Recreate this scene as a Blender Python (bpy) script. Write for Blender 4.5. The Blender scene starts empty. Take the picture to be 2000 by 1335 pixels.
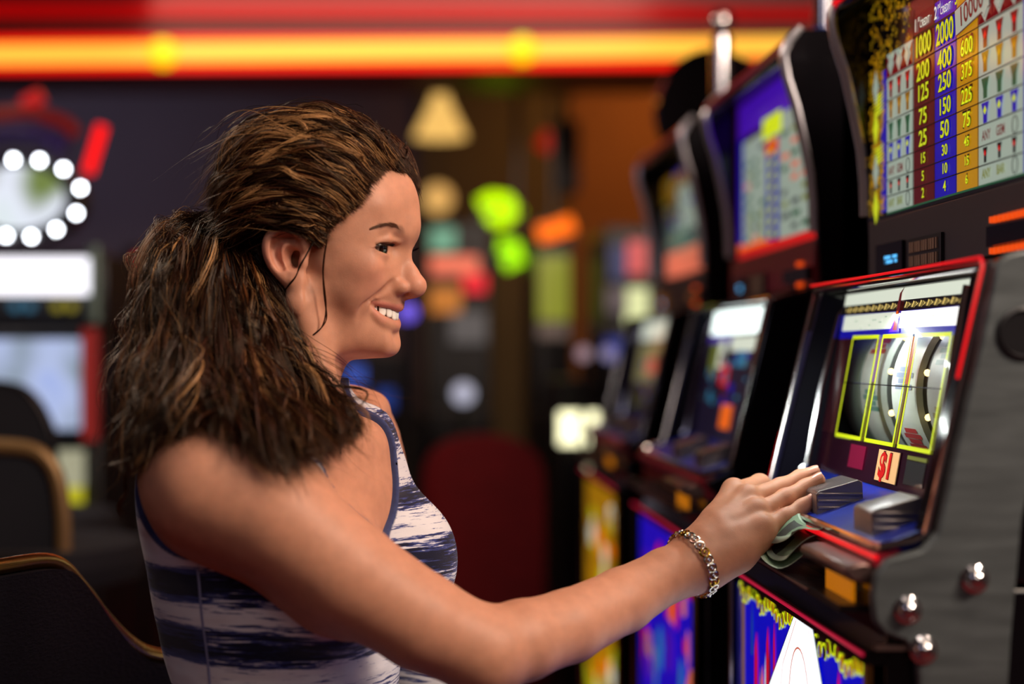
QUICK = False

import bpy, bmesh, math, random
import numpy as np
from mathutils import Vector, Matrix, Quaternion

# ------------------------------------------------------------------ camera, world, lights
scene = bpy.context.scene
COL = scene.collection
F, CX, CY, EYE = 3100.0, 800.0, 690.0, 1.15      # focal length in pixels, vanishing point of the machine row, eye height
cam_data = bpy.data.cameras.new('camera')
cam = bpy.data.objects.new('camera', cam_data); COL.objects.link(cam)
cam_data.sensor_width = 36.0
cam_data.lens = F / 2000 * 36.0
cam_data.shift_x = (1000 - CX) / 2000
cam_data.shift_y = (CY - 667.5) / 2000
cam_data.clip_start = 0.05
cam.location = (0, 0, EYE)
cam.rotation_euler = (math.pi / 2, 0, 0)
cam_data.dof.use_dof = True
cam_data.dof.focus_distance = 1.55
cam_data.dof.aperture_fstop = 1.75
scene.camera = cam

world = bpy.data.worlds.new('casino_air'); scene.world = world
world.use_nodes = True
world.node_tree.nodes['Background'].inputs[0].default_value = (0.10, 0.06, 0.09, 1)
world.node_tree.nodes['Background'].inputs[1].default_value = 0.35

vs = scene.view_settings
vs.view_transform = 'Standard'; vs.look = 'None'; vs.gamma = 1.0; vs.use_curve_mapping = False
vs.exposure = 0.0
scene.cycles.use_denoising = True
scene.cycles.max_bounces = 6
scene.cycles.sample_clamp_indirect = 4.0

def area(name, loc, target, size, power, col, size_y=None, spread=math.pi):
    d = bpy.data.lights.new(name, 'AREA'); d.energy = power; d.color = col; d.size = size
    if size_y: d.shape = 'RECTANGLE'; d.size_y = size_y
    d.spread = spread
    o = bpy.data.objects.new(name, d); COL.objects.link(o); o.location = loc
    o.rotation_euler = (Vector(target) - Vector(loc)).to_track_quat('-Z', 'Y').to_euler()
    return o
# unseen area lamps added under the ceiling to light the woman and the hall
area('unseen_key_light', (1.75, 0.1, 2.62), (0.0, 1.5, 1.15), 0.6, 80, (1.0, 0.80, 0.65))
area('added_fill_light', (0.6, -1.0, 2.62), (0.0, 1.5, 1.15), 0.8, 13, (1.0, 0.84, 0.74))
area('added_top_light', (0.75, 0.75, 2.62), (0.0, 1.5, 1.1), 0.6, 16, (1.0, 0.78, 0.60))
area('added_front_light', (1.0, 2.0, 2.62), (0.0, 1.6, 1.2), 0.6, 12, (1.0, 0.45, 0.35))
area('added_back_light', (-1.3, 2.7, 2.62), (-0.2, 1.6, 1.2), 0.6, 15, (1.0, 0.78, 0.6))
area('added_left_light', (-1.2, 0.2, 2.62), (-0.1, 1.5, 1.1), 1.0, 4, (0.8, 0.75, 1.0))
area('added_hall_light', (0.0, 5.0, 2.62), (0.3, 7.5, 1.4), 1.6, 22, (1.0, 0.72, 0.55))
area('added_wall_light_warm', (1.25, 7.2, 2.66), (1.15, 8.0, 1.5), 0.8, 13, (1.0, 0.42, 0.12))  # unseen lamp added to warm the right of the back wall
area('added_wall_light_cool', (-1.8, 6.6, 2.66), (-1.8, 8.0, 1.6), 1.2, 14, (0.66, 0.66, 1.0))  # unseen lamp added for a bluish tone on the left
# ------------------------------------------------------------------ helpers
def at(px, py, d):
    """point seen at pixel (px, py) of the 2000x1335 frame at distance d from the camera plane"""
    return Vector(((px - CX) / F * d, d, EYE + (CY - py) / F * d))

def srgb(r, g, b):
    def f(c):
        c /= 255.0
        return c / 12.92 if c <= 0.04045 else ((c + 0.055) / 1.055) ** 2.4
    return (f(r), f(g), f(b), 1.0)

MATS = {}
def mat(name, col, rough=0.5, metal=0.0, emit=None, strength=0.0, noise=0.0, nscale=40.0, coat=0.0, bump=0.0, spec=0.5, aniso=0.0, stretch=None, rvar=0.0):
    if name in MATS: return MATS[name]
    m = bpy.data.materials.new(name); m.use_nodes = True
    nt = m.node_tree; b = nt.nodes['Principled BSDF']
    b.inputs['Base Color'].default_value = col
    b.inputs['Roughness'].default_value = rough
    b.inputs['Metallic'].default_value = metal
    b.inputs['Specular IOR Level'].default_value = spec
    b.inputs['Coat Weight'].default_value = coat
    b.inputs['Anisotropic'].default_value = aniso
    if emit is not None:
        b.inputs['Emission Color'].default_value = emit
        b.inputs['Emission Strength'].default_value = strength
    if noise or bump or rvar:
        tc = nt.nodes.new('ShaderNodeTexCoord'); mp = nt.nodes.new('ShaderNodeMapping')
        nt.links.new(tc.outputs['Object'], mp.inputs[0])
        if stretch: mp.inputs['Scale'].default_value = stretch
        n = nt.nodes.new('ShaderNodeTexNoise'); n.inputs['Scale'].default_value = nscale; n.inputs['Detail'].default_value = 5
        nt.links.new(mp.outputs[0], n.inputs['Vector'])
        if noise:
            mx = nt.nodes.new('ShaderNodeMix'); mx.data_type = 'RGBA'
            mx.inputs[6].default_value = tuple(c * (1 - noise) for c in col[:3]) + (1,)
            mx.inputs[7].default_value = tuple(min(1, c * (1 + noise)) for c in col[:3]) + (1,)
            nt.links.new(n.outputs['Fac'], mx.inputs[0]); nt.links.new(mx.outputs[2], b.inputs['Base Color'])
        if rvar:
            mr = nt.nodes.new('ShaderNodeMapRange'); mr.inputs[3].default_value = max(0, rough - rvar); mr.inputs[4].default_value = rough + rvar
            nt.links.new(n.outputs['Fac'], mr.inputs[0]); nt.links.new(mr.outputs[0], b.inputs['Roughness'])
        if bump:
            bp = nt.nodes.new('ShaderNodeBump'); bp.inputs['Strength'].default_value = bump; bp.inputs['Distance'].default_value = 0.002
            nt.links.new(n.outputs['Fac'], bp.inputs['Height']); nt.links.new(bp.outputs[0], b.inputs['Normal'])
    MATS[name] = m
    return m

def glow(name, rgb, strength, dark=0.3):
    """backlit print, lamp or painted-in glint: gives off light of its own"""
    c = srgb(*rgb)
    return mat(name, tuple(x * dark for x in c[:3]) + (1,), 0.35, 0, c, strength)

def tag(o, label=None, cat=None, group=None, kind=None):
    if label: o['label'] = label
    if cat: o['category'] = cat
    if group: o['group'] = group
    if kind: o['kind'] = kind
    return o

def empty(name, loc=(0, 0, 0)):
    o = bpy.data.objects.new(name, None); COL.objects.link(o); o.location = loc; o.empty_display_size = 0.05
    return o

class MB:
    """mesh builder: collects shapes, links them as one object; all coordinates are world coordinates"""
    def __init__(s): s.v = []; s.f = []; s.m = []; s.mats = []
    def mi(s, m):
        if m not in s.mats: s.mats.append(m)
        return s.mats.index(m)
    def add(s, vs_, fs, m):
        k = len(s.v); s.v += [tuple(p) for p in vs_]; i = s.mi(m)
        for f in fs: s.f.append(tuple(a + k for a in f)); s.m.append(i)
    def box(s, a, b, m):
        x0, y0, z0 = a; x1, y1, z1 = b
        s.add([(x0,y0,z0),(x1,y0,z0),(x1,y1,z0),(x0,y1,z0),(x0,y0,z1),(x1,y0,z1),(x1,y1,z1),(x0,y1,z1)],
              [(0,3,2,1),(4,5,6,7),(0,1,5,4),(1,2,6,5),(2,3,7,6),(3,0,4,7)], m)
    def quad(s, p, m): s.add(p, [tuple(range(len(p)))], m)
    def prism(s, prof, y0, y1, m):
        """profile [(x, z)...] in the XZ plane extruded from y0 to y1"""
        n = len(prof)
        s.add([(x, y0, z) for x, z in prof] + [(x, y1, z) for x, z in prof],
              [tuple(range(n)), tuple(range(2 * n - 1, n - 1, -1))] + [(i, i + n, (i + 1) % n + n, (i + 1) % n) for i in range(n)], m)
    def tube(s, pts, r, m, n=8, closed=False, flat=1.0, caps=True):
        pts = [Vector(p) for p in pts]; N = len(pts)
        rr = r if hasattr(r, '__len__') else [r] * N
        t0 = (pts[1] - pts[0]).normalized()
        up = Vector((0, 0, 1)) if abs(t0.z) < 0.9 else Vector((0, 1, 0))
        nrm = t0.cross(up).normalized()
        vs_ = []
        for i, p in enumerate(pts):
            a = pts[(i - 1) % N] if (closed or i > 0) else p
            b = pts[(i + 1) % N] if (closed or i < N - 1) else p
            t = (b - a).normalized()
            nrm = (nrm - t * nrm.dot(t)).normalized(); bi = t.cross(nrm)
            for k in range(n):
                an = 2 * math.pi * k / n
                vs_.append(p + nrm * (math.cos(an) * rr[i]) + bi * (math.sin(an) * rr[i] * flat))
        fs = []
        for i in range(N if closed else N - 1):
            for k in range(n):
                j = (i + 1) % N
                fs.append((i * n + k, i * n + (k + 1) % n, j * n + (k + 1) % n, j * n + k))
        if not closed and caps: fs += [tuple(range(n - 1, -1, -1)), tuple(range((N - 1) * n, N * n))]
        s.add(vs_, fs, m)
    def lathe(s, prof, origin, axis, m, n=24):
        """profile [(radius, height)...] turned about axis through origin"""
        ax = Vector(axis).normalized(); u = ax.orthogonal().normalized(); w = ax.cross(u); o = Vector(origin)
        vs_ = []
        for r, h in prof:
            for k in range(n):
                a = 2 * math.pi * k / n
                vs_.append(o + ax * h + u * (r * math.cos(a)) + w * (r * math.sin(a)))
        fs = [(i * n + k, i * n + (k + 1) % n, (i + 1) * n + (k + 1) % n, (i + 1) * n + k) for i in range(len(prof) - 1) for k in range(n)]
        if prof[0][0] > 1e-6: fs.append(tuple(range(n - 1, -1, -1)))
        if prof[-1][0] > 1e-6: fs.append(tuple(range((len(prof) - 1) * n, len(prof) * n)))
        s.add(vs_, fs, m)
    def ball(s, c, r, m, n=16, sc=(1, 1, 1)):
        prof = [(math.sin(math.pi * i / (n // 2)), -math.cos(math.pi * i / (n // 2))) for i in range(n // 2 + 1)]
        vs_ = []; 
        for a, h in prof:
            for k in range(n):
                t = 2 * math.pi * k / n
                vs_.append((c[0] + r * sc[0] * a * math.cos(t), c[1] + r * sc[1] * a * math.sin(t), c[2] + r * sc[2] * h))
        s.add(vs_, [(i * n + k, i * n + (k + 1) % n, (i + 1) * n + (k + 1) % n, (i + 1) * n + k) for i in range(n // 2) for k in range(n)], m)
    def text(s, body, fn, size, m, sx=1.0, bold=0.0, italic=0.0):
        """lettering laid on a surface: fn(u, v) -> point, text centred on (0, 0)"""
        cu = bpy.data.curves.new('t', 'FONT'); cu.body = body; cu.size = 1.0; cu.align_x = 'CENTER'; cu.align_y = 'CENTER'
        cu.offset = bold; cu.shear = italic; cu.resolution_u = 3
        ob = bpy.data.objects.new('t', cu); COL.objects.link(ob)
        dg = bpy.context.evaluated_depsgraph_get()
        me = bpy.data.meshes.new_from_object(ob.evaluated_get(dg))
        s.add([fn(v.co.x * sx * size, v.co.y * size) for v in me.vertices], [tuple(p.vertices) for p in me.polygons], m)
        bpy.data.objects.remove(ob); bpy.data.curves.remove(cu); bpy.data.meshes.remove(me)
    def build(s, name, parent=None, smooth=True, bevel=0.0, sub=0, label=None, angle=35):
        me = bpy.data.meshes.new(name); me.from_pydata(s.v, [], s.f)
        for m in s.mats: me.materials.append(m)
        me.polygons.foreach_set('material_index', s.m)
        if smooth:
            me.polygons.foreach_set('use_smooth', [True] * len(s.f)); me.set_sharp_from_angle(angle=math.radians(angle))
        me.validate(); me.update()
        o = bpy.data.objects.new(name, me); COL.objects.link(o)
        if parent:
            o.parent = parent; o.matrix_parent_inverse = Matrix.Translation(-Vector(parent.location))
        if bevel:
            b = o.modifiers.new('bevel', 'BEVEL'); b.width = bevel; b.segments = 2; b.limit_method = 'ANGLE'; b.harden_normals = False
        if sub:
            b = o.modifiers.new('sub', 'SUBSURF'); b.levels = sub; b.render_levels = sub
        if label: o['label'] = label
        return o

CHROME = mat('chrome', (0.72, 0.70, 0.72, 1), 0.12, 1.0, rvar=0.06, nscale=12)
BLACK = mat('black_plastic', srgb(16, 14, 18), 0.35, noise=0.2)
BLACK_GLOSS = mat('black_gloss', srgb(10, 8, 12), 0.12, coat=0.3)
BRUSHED = mat('brushed_metal', srgb(92, 98, 100), 0.45, 0.5, noise=0.45, nscale=14, rvar=0.1, bump=0.08, stretch=(1, 1, 6))
DARKGREY = mat('grey_enamel', srgb(62, 56, 64), 0.45, 0.1, noise=0.08)
GOLD = mat('gold_trim', srgb(190, 150, 80), 0.25, 1.0, rvar=0.08)
NEON_GLINT = glow('red_neon_glint', (235, 16, 26), 0.9)  # emission painting in red neon mirrored along the frame edges
# ------------------------------------------------------------------ the hall
CARPET = mat('carpet', srgb(96, 14, 22), 0.95, noise=0.6, nscale=9, bump=0.4)
WALLM = mat('wall_paint', srgb(92, 78, 82), 0.8, noise=0.12, nscale=3)
WARMWALL = mat('wall_warm', srgb(130, 84, 36), 0.8, noise=0.25, nscale=2)
CEILM = mat('ceiling_paint', srgb(50, 40, 42), 0.9, noise=0.1, nscale=3)
X0, X1, Y0, Y1, ZC = -4.2, 2.6, -1.6, 8.0, 2.75
def shell(name, a, b, m):
    s = MB(); s.box(a, b, m); o = s.build(name, smooth=False); return tag(o, kind='structure')
shell('floor', (X0, Y0, -0.1), (X1, Y1, 0), CARPET)
shell('ceiling', (X0, Y0, ZC), (X1, Y1, ZC + 0.1), CEILM)
shell('wall_left', (X0 - 0.1, Y0, 0), (X0, Y1, ZC), WALLM)
shell('wall_right', (X1, Y0, 0), (X1 + 0.1, Y1, ZC), WALLM)
shell('wall_back', (X0, Y1, 0), (X1, Y1 + 0.1, ZC), WALLM)
shell('wall_front', (X0, Y0 - 0.1, 0), (X1, Y0, ZC), WALLM)
# warm panelled stretch of wall behind the row of machines
shell('trim_1', (0.80, Y1 - 0.06, 0), (X1, Y1, ZC), WARMWALL)
shell('trim_2', (0.05, Y1 - 0.04, 0), (0.80, Y1, ZC), mat('wall_olive', srgb(92, 80, 46), 0.8, noise=0.2, nscale=2))

# soffit with a long neon tube
SOFF = mat('soffit_red', srgb(104, 3, 6), 0.4, noise=0.15, nscale=3)
SOFFD = mat('soffit_dark', srgb(48, 14, 14), 0.5)
s = MB()
yN = 5.0
zt = lambda py: EYE + (CY - py) / F * yN
s.box((X0, yN, zt(62)), (X1, yN + 0.5, ZC), SOFF)
s.box((X0, yN - 0.05, zt(75)), (X1, yN + 0.5, zt(50)), SOFFD)
s.box((X0, yN + 0.02, zt(132)), (X1, yN + 0.5, zt(75)), SOFF)
tag(s.build('soffit', smooth=False), 'deep red ceiling soffit running across the back of the hall', 'soffit', kind='structure')
NEON = glow('neon_amber', (255, 186, 64), 1.25)
NEONR = glow('neon_red', (255, 10, 4), 1.2)
SOFF_GLOW = glow('soffit_red_glow', (200, 4, 6), 0.5)  # glow standing in for red light on the soffit face
def neon(name, p, q, r, m, label, cat='neon light', ends=BLACK, parent=None, group=None):
    s = MB(); s.tube([p, q], r, m, 10); o = s.build(name, parent)
    if label: tag(o, label, cat, group)
    return o
root = empty('neon_tube', at(700, 98, yN - 0.05)); tag(root, 'long amber neon tube glowing along the red soffit', 'neon light')
for a, b in (((-60, 107), (318, 104)), ((322, 103), (1018, 97)), ((1022, 97), (1600, 89))):
    neon('glass_tube', at(a[0], a[1], yN - 0.05), at(b[0], b[1], yN - 0.05), 0.030, NEON, None, parent=root)
for px, py in ((318, 104), (1020, 97)):
    s = MB(); s.ball(at(px, py, yN - 0.08), 0.045, glow('neon_joint', (250, 210, 0), 1.1)); s.build('tube_joint', root)
root = empty('neon_tube', at(700, 128, yN - 0.03)); tag(root, 'thin red neon tube just below the long amber one', 'neon light')
neon('glass_tube', at(-60, 133, yN - 0.03), at(1600, 123, yN - 0.03), 0.012, NEONR, None, parent=root)
root = empty('neon_tube', at(700, 76, yN - 0.03)); tag(root, 'thin red neon tube just above the long amber one', 'neon light')
neon('glass_tube', at(-60, 80, yN - 0.03), at(1600, 64, yN - 0.03), 0.012, NEONR, None, parent=root)
root = empty('neon_tube', at(900, 30, yN)); tag(root, 'wide glowing rod standing in for red light on the upper soffit', 'neon light')
neon('glass_tube', at(-60, 20, yN - 0.02), at(2100, 32, yN - 0.02), 0.028, SOFF_GLOW, None, parent=root)
# ------------------------------------------------------------------ slot machines
# prints: every colour is a backlit film of its own
def film(name, rgb, st=0.55):
    m = glow('film_' + name, rgb, st); b = m.node_tree.nodes['Principled BSDF']; b.inputs['Coat Weight'].default_value = 0.7; b.inputs['Coat Roughness'].default_value = 0.04   # behind glossy glass
    return m
P_WHITE = film('white', (200, 220, 202), 0.52); P_CREAM = film('cream', (238, 246, 226), 0.95); P_HOT = film('hot_white', (255, 255, 250), 1.5)
P_RED = film('red', (84, 4, 14), 0.8); P_BLUE = film('blue', (16, 10, 170), 0.8); P_YEL = film('yellow', (200, 142, 10), 0.75)
P_NUM = film('number_yellow', (214, 228, 30), 0.85); P_GOLD = film('gold', (176, 138, 20), 0.6); P_GREEN = film('green', (30, 100, 66), 0.6)
P_CRIM = film('crimson', (120, 20, 24), 0.6); P_BRIGHTRED = film('bright_red', (225, 10, 10), 0.85); P_DBLUE = film('deep_blue', (0, 10, 205), 0.9)
P_PURP = film('purple', (80, 20, 200), 0.7); P_BLACK = mat('print_black', srgb(12, 10, 12), 0.25, coat=1.0); P_LINE = mat('print_line', srgb(40, 36, 34), 0.3)
P_LIME = film('lime', (222, 240, 20), 1.0); P_OCHRE = film('ochre', (156, 110, 20), 0.6); P_ORANGE = film('orange', (255, 110, 10), 1.0)
P_OLIVE = film('olive', (150, 160, 60), 0.5); P_GREY = film('grey', (90, 100, 104), 0.4); P_TEAL = film('teal', (60, 150, 190), 0.6)
P_PINK = film('pink', (240, 120, 90), 0.8); P_DIM = film('dim_red', (60, 6, 20), 0.4); P_SKY = film('sky', (50, 100, 220), 0.6)
GLASS = mat('clear_glass', (1, 1, 1, 1), 0.03)
_b = GLASS.node_tree.nodes['Principled BSDF']; _b.inputs['Alpha'].default_value = 0.07; _b.inputs['Specular IOR Level'].default_value = 1.0
DECK = mat('deck_blue', srgb(16, 44, 150), 0.3, emit=srgb(10, 40, 170), strength=0.10, noise=0.8, nscale=22)
TAN = mat('satin_steel', srgb(120, 96, 92), 0.32, 0.8, rvar=0.08, nscale=20)
INNER = mat('inner_wall', srgb(12, 10, 26), 0.55, 0.0, noise=0.7, nscale=10, spec=0.12)
REDPANEL = mat('red_panel', srgb(120, 8, 30), 0.35, noise=0.1)
BUTTON = mat('button_steel', srgb(130, 122, 122), 0.3, 0.75, rvar=0.1, nscale=25)
STRIP = mat('edge_chrome', (0.86, 0.84, 0.90, 1), 0.30, 1.0)
DULLRED = mat('red_chrome_glint', srgb(190, 60, 66), 0.35, 0.8, emit=srgb(160, 20, 30), strength=0.12)  # red metal with a faint glow that paints in a highlight
PITCH = 0.78
rnd = random.Random(7)

class Plane:
    """flat face with coordinates (D, z or s) -> world"""
    def __init__(s, f): s.f = f
    def rect(s, mb, d0, d1, s0, s1, m, h=0.0):
        mb.quad([s.f(d0, s0, h), s.f(d1, s0, h), s.f(d1, s1, h), s.f(d0, s1, h)], m)
    def poly(s, mb, pts, m, h=0.0): mb.quad([s.f(a, b, h) for a, b in pts], m)

def pay_glass(root, dy, X=0.5288):
    G = Plane(lambda d, z, h=0.0: (X - h, d + dy, EYE + z))
    g = MB(); G.rect(g, 1.826, 1.295, 0.150, 0.405, P_BLACK)
    zr = [0.405, 0.372, 0.333, 0.303, 0.2785, 0.2555, 0.232, 0.2105, 0.191, 0.173, 0.1555]   # row edges
    # scroll border along the left edge
    for i in range(430):
        d = rnd.uniform(1.768, 1.822); z = rnd.uniform(0.157, 0.40)
        if z > 0.328: d = rnd.uniform(1.675, 1.822)
        r = rnd.uniform(0.002, 0.006); a0 = rnd.uniform(0, 6.3); mm = rnd.choice([P_GOLD, P_GOLD, P_OCHRE, P_YEL])
        pts = [(d + r * math.cos(a0 + t * 0.6) * (1 - t * 0.09), z + r * math.sin(a0 + t * 0.6) * (1 - t * 0.09)) for t in range(8)]
        for (p, q) in zip(pts, pts[1:]):
            dx, dz = q[0] - p[0], q[1] - p[1]; L = math.hypot(dx, dz) + 1e-9; nx, nz = -dz / L * 0.0009, dx / L * 0.0009
            G.poly(g, [(p[0] + nx, p[1] + nz), (q[0] + nx, q[1] + nz), (q[0] - nx, q[1] - nz), (p[0] - nx, p[1] - nz)], mm, 0.0006)
    G.rect(g, 1.778, 1.757, 0.157, 0.315, P_BLUE, 0.0004)
    for i, z in enumerate((0.30, 0.255, 0.205, 0.165)):
        G.poly(g, [(1.798, z + 0.02), (1.787, z), (1.798, z - 0.02), (1.809, z)], P_WHITE if i in (0, 2) else P_NUM, 0.0008)
    for z in [0.27 + 0.004 * i for i in range(6)] + [0.215 + 0.004 * i for i in range(5)]:
        G.poly(g, [(1.81, z), (1.765, z + 0.003), (1.79, z - 0.002)], P_NUM, 0.0007)
    # body panels
    G.rect(g, 1.757, 1.665, zr[2] - 0.003, zr[10], P_WHITE, 0.0003)
    G.rect(g, 1.665, 1.597, 0.352, zr[10], P_RED, 0.0003)
    G.rect(g, 1.597, 1.533, 0.352, zr[10], P_BLUE, 0.0003)
    G.rect(g, 1.533, 1.474, 0.352, zr[10], P_YEL, 0.0003)
    G.rect(g, 1.474, 1.31, 0.335, zr[10], P_WHITE, 0.0003)
    G.rect(g, 1.366, 1.31, 0.335, zr[10], P_BLUE, 0.0004); G.rect(g, 1.665, 1.474, 0.329, 0.3315, P_LINE, 0.0010)
    for z in zr[3:10]: 
        G.rect(g, 1.757, 1.366, z + 0.0006, z - 0.0006, P_LINE, 0.0009)
    for d in (1.665, 1.597, 1.533, 1.474): G.rect(g, d + 0.0008, d - 0.0008, 0.36, zr[10], P_LINE, 0.0009)
    T = lambda d, z, h=0.0014: (lambda u, v: (X - h, d + dy - u, EYE + z + v))
    rows = [('1000', '2000', None), ('200', '400', '600'), ('125', '250', '375'), ('75', '150', '225'), ('25', '50', '75'), ('15', '30', '45'), ('5', '10', '15'), ('2', '4', '6')]
    zc = [0.3165, 0.2900, 0.2676, 0.2434, 0.2208, 0.2003, 0.182, 0.1645]
    sz = [0.030, 0.026, 0.024, 0.023, 0.023, 0.015, 0.0145, 0.0145]
    for (a, b, c), z, h in zip(rows, zc, sz):
        for t, d, extra in ((a, 1.631, 0), (b, 1.565, 0.004), (c, 1.503, 0.0115 if h > 0.016 else 0.007)):
            if not t: continue
            w = len(t); sx = 0.85 if w == 4 else (1.05 if w == 3 else 1.15)
            m = P_NUM
            if d == 1.503:
                g.text(t, T(d, z + 0.0005, 0.0012), h, P_BLACK, sx * 0.95, 0.03); g.text(t, T(d, z, 0.0016), h * 0.85, P_LIME, sx * 0.95, 0.006)
            else:
                g.text(t, T(d, z, 0.0012), h, P_BLACK, sx, 0.045)
                g.text(t, T(d, z, 0.0016), h, m, sx, 0.014)
    # ten thousand on its tilted white plate
    c, s_ = math.cos(0.12), math.sin(0.12)
    pl = lambda u, v, h: (X - h, 1.488 + dy - (u * c - v * s_), EYE + 0.3235 + u * s_ + v * c)
    for (w, hh, m, lift) in ((0.0455, 0.0135, P_BLACK, 0.0018), (0.044, 0.0120, P_WHITE, 0.0022)):
        g.quad([pl(-w, -hh, lift), pl(w, -hh, lift), pl(w, hh, lift), pl(-w, hh, lift)], m)
    g.text('10000', lambda u, v: pl(u, v, 0.0028), 0.0265, P_RED, 0.98, 0.02)
    for t, d, z, m in (('1', 1.655, 0.3405, P_CREAM), ('2', 1.592, 0.3405, P_CREAM), ('3', 1.532, 0.3425, P_NUM)):
        g.text(t, T(d, z), 0.018, m, 0.9, 0.02)
        g.text({'1': 'st', '2': 'nd', '3': 'rd'}[t], T(d - 0.011, z + 0.006), 0.009, m, 0.9, 0.005)
        g.text('CREDIT', T(d - 0.029, z - 0.001), 0.0105, m, 0.85, 0.01, 0.2)
    # symbols left and right of the numbers
    def goblet(d, z, w, h, body, heart):
        G.poly(g, [(d + w, z + h), (d - w, z + h), (d - w * 0.55, z), (d - w * 0.5, z - h), (d + w * 0.5, z - h), (d + w * 0.55, z)], body, 0.0012)
        G.poly(g, [(d, z + h * 0.7), (d - w * 0.4, z + h * 0.2), (d, z - h * 0.2), (d + w * 0.4, z + h * 0.2)], heart, 0.0016)
    def diamond(d, z, w, h):
        G.poly(g, [(d + w * 1.5, z + h), (d - w * 1.5, z - h), (d - w * 1.5, z + h), (d + w * 1.5, z - h)], P_CRIM, 0.0010)
        G.poly(g, [(d, z + h), (d - w, z), (d, z - h), (d + w, z)], P_WHITE, 0.0014)
        G.poly(g, [(d, z + h * 0.7), (d - w * 0.7, z), (d, z - h * 0.7), (d + w * 0.7, z)], P_GREY, 0.0017)
        G.poly(g, [(d, z + h * 0.62), (d - w * 0.62, z), (d, z - h * 0.62), (d + w * 0.62, z)], P_WHITE, 0.0019)
    def ring(d, z, w, h):
        n = 18
        for k in range(n):
            a, b = 6.2832 * k / n, 6.2832 * (k + 1) / n
            if k % 9 == 4: continue
            G.poly(g, [(d + w * math.cos(a), z + h * math.sin(a)), (d + w * math.cos(b), z + h * math.sin(b)), (d + 0.72 * w * math.cos(b), z + 0.82 * h * math.sin(b)), (d + 0.72 * w * math.cos(a), z + 0.82 * h * math.sin(a))], P_BLACK, 0.0015)
    for side, (ds, zo, wf) in enumerate((((1.740, 1.711, 1.682), 0.0, 1.0), ((1.455, 1.420, 1.385), 0.0, 1.15))):
        zz = [0.3165, 0.2900, 0.2676, 0.2434, 0.2208]
        for d in ds:
            diamond(d, zz[0], 0.011 * wf, 0.0125)
            goblet(d, zz[1], 0.0085 * wf, 0.0095, P_CRIM, P_BRIGHTRED); goblet(d, zz[2], 0.0085 * wf, 0.0095, P_OCHRE, P_YEL)
            goblet(d, zz[3], 0.0085 * wf, 0.0095, P_GREEN, P_GREEN); goblet(d, zz[4], 0.0085 * wf, 0.0095, P_BLUE, P_NUM)
            zt_ = 0.182 if side == 0 else 0.182
            goblet(d, zt_, 0.006, 0.007, P_BLACK, P_BRIGHTRED)
        dm = ds[1]
        g.text('ANY', T(ds[0] - 0.003, 0.1995), 0.013, P_CRIM, 0.8, 0.02); g.text('GEM', T(ds[1] - 0.003, 0.1995), 0.013, P_CRIM, 0.8, 0.02)
        ring(ds[2] - 0.002, 0.1995, 0.007, 0.0085); ring(ds[2] - 0.002, 0.1645, 0.007, 0.0085)
        g.text('ANY', T(ds[0] - 0.003, 0.1645), 0.012, P_OLIVE, 0.85, 0.03); g.text('BAR', T(ds[1] - 0.003, 0.1645), 0.012, P_OLIVE, 0.85, 0.03)
    G.rect(g, 1.757, 1.31, 0.1555, 0.1535, P_GREEN, 0.0006)
    return g.build('pay_glass', root, smooth=False, label='backlit pay table glass with prize numbers in red, blue and yellow columns')

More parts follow.
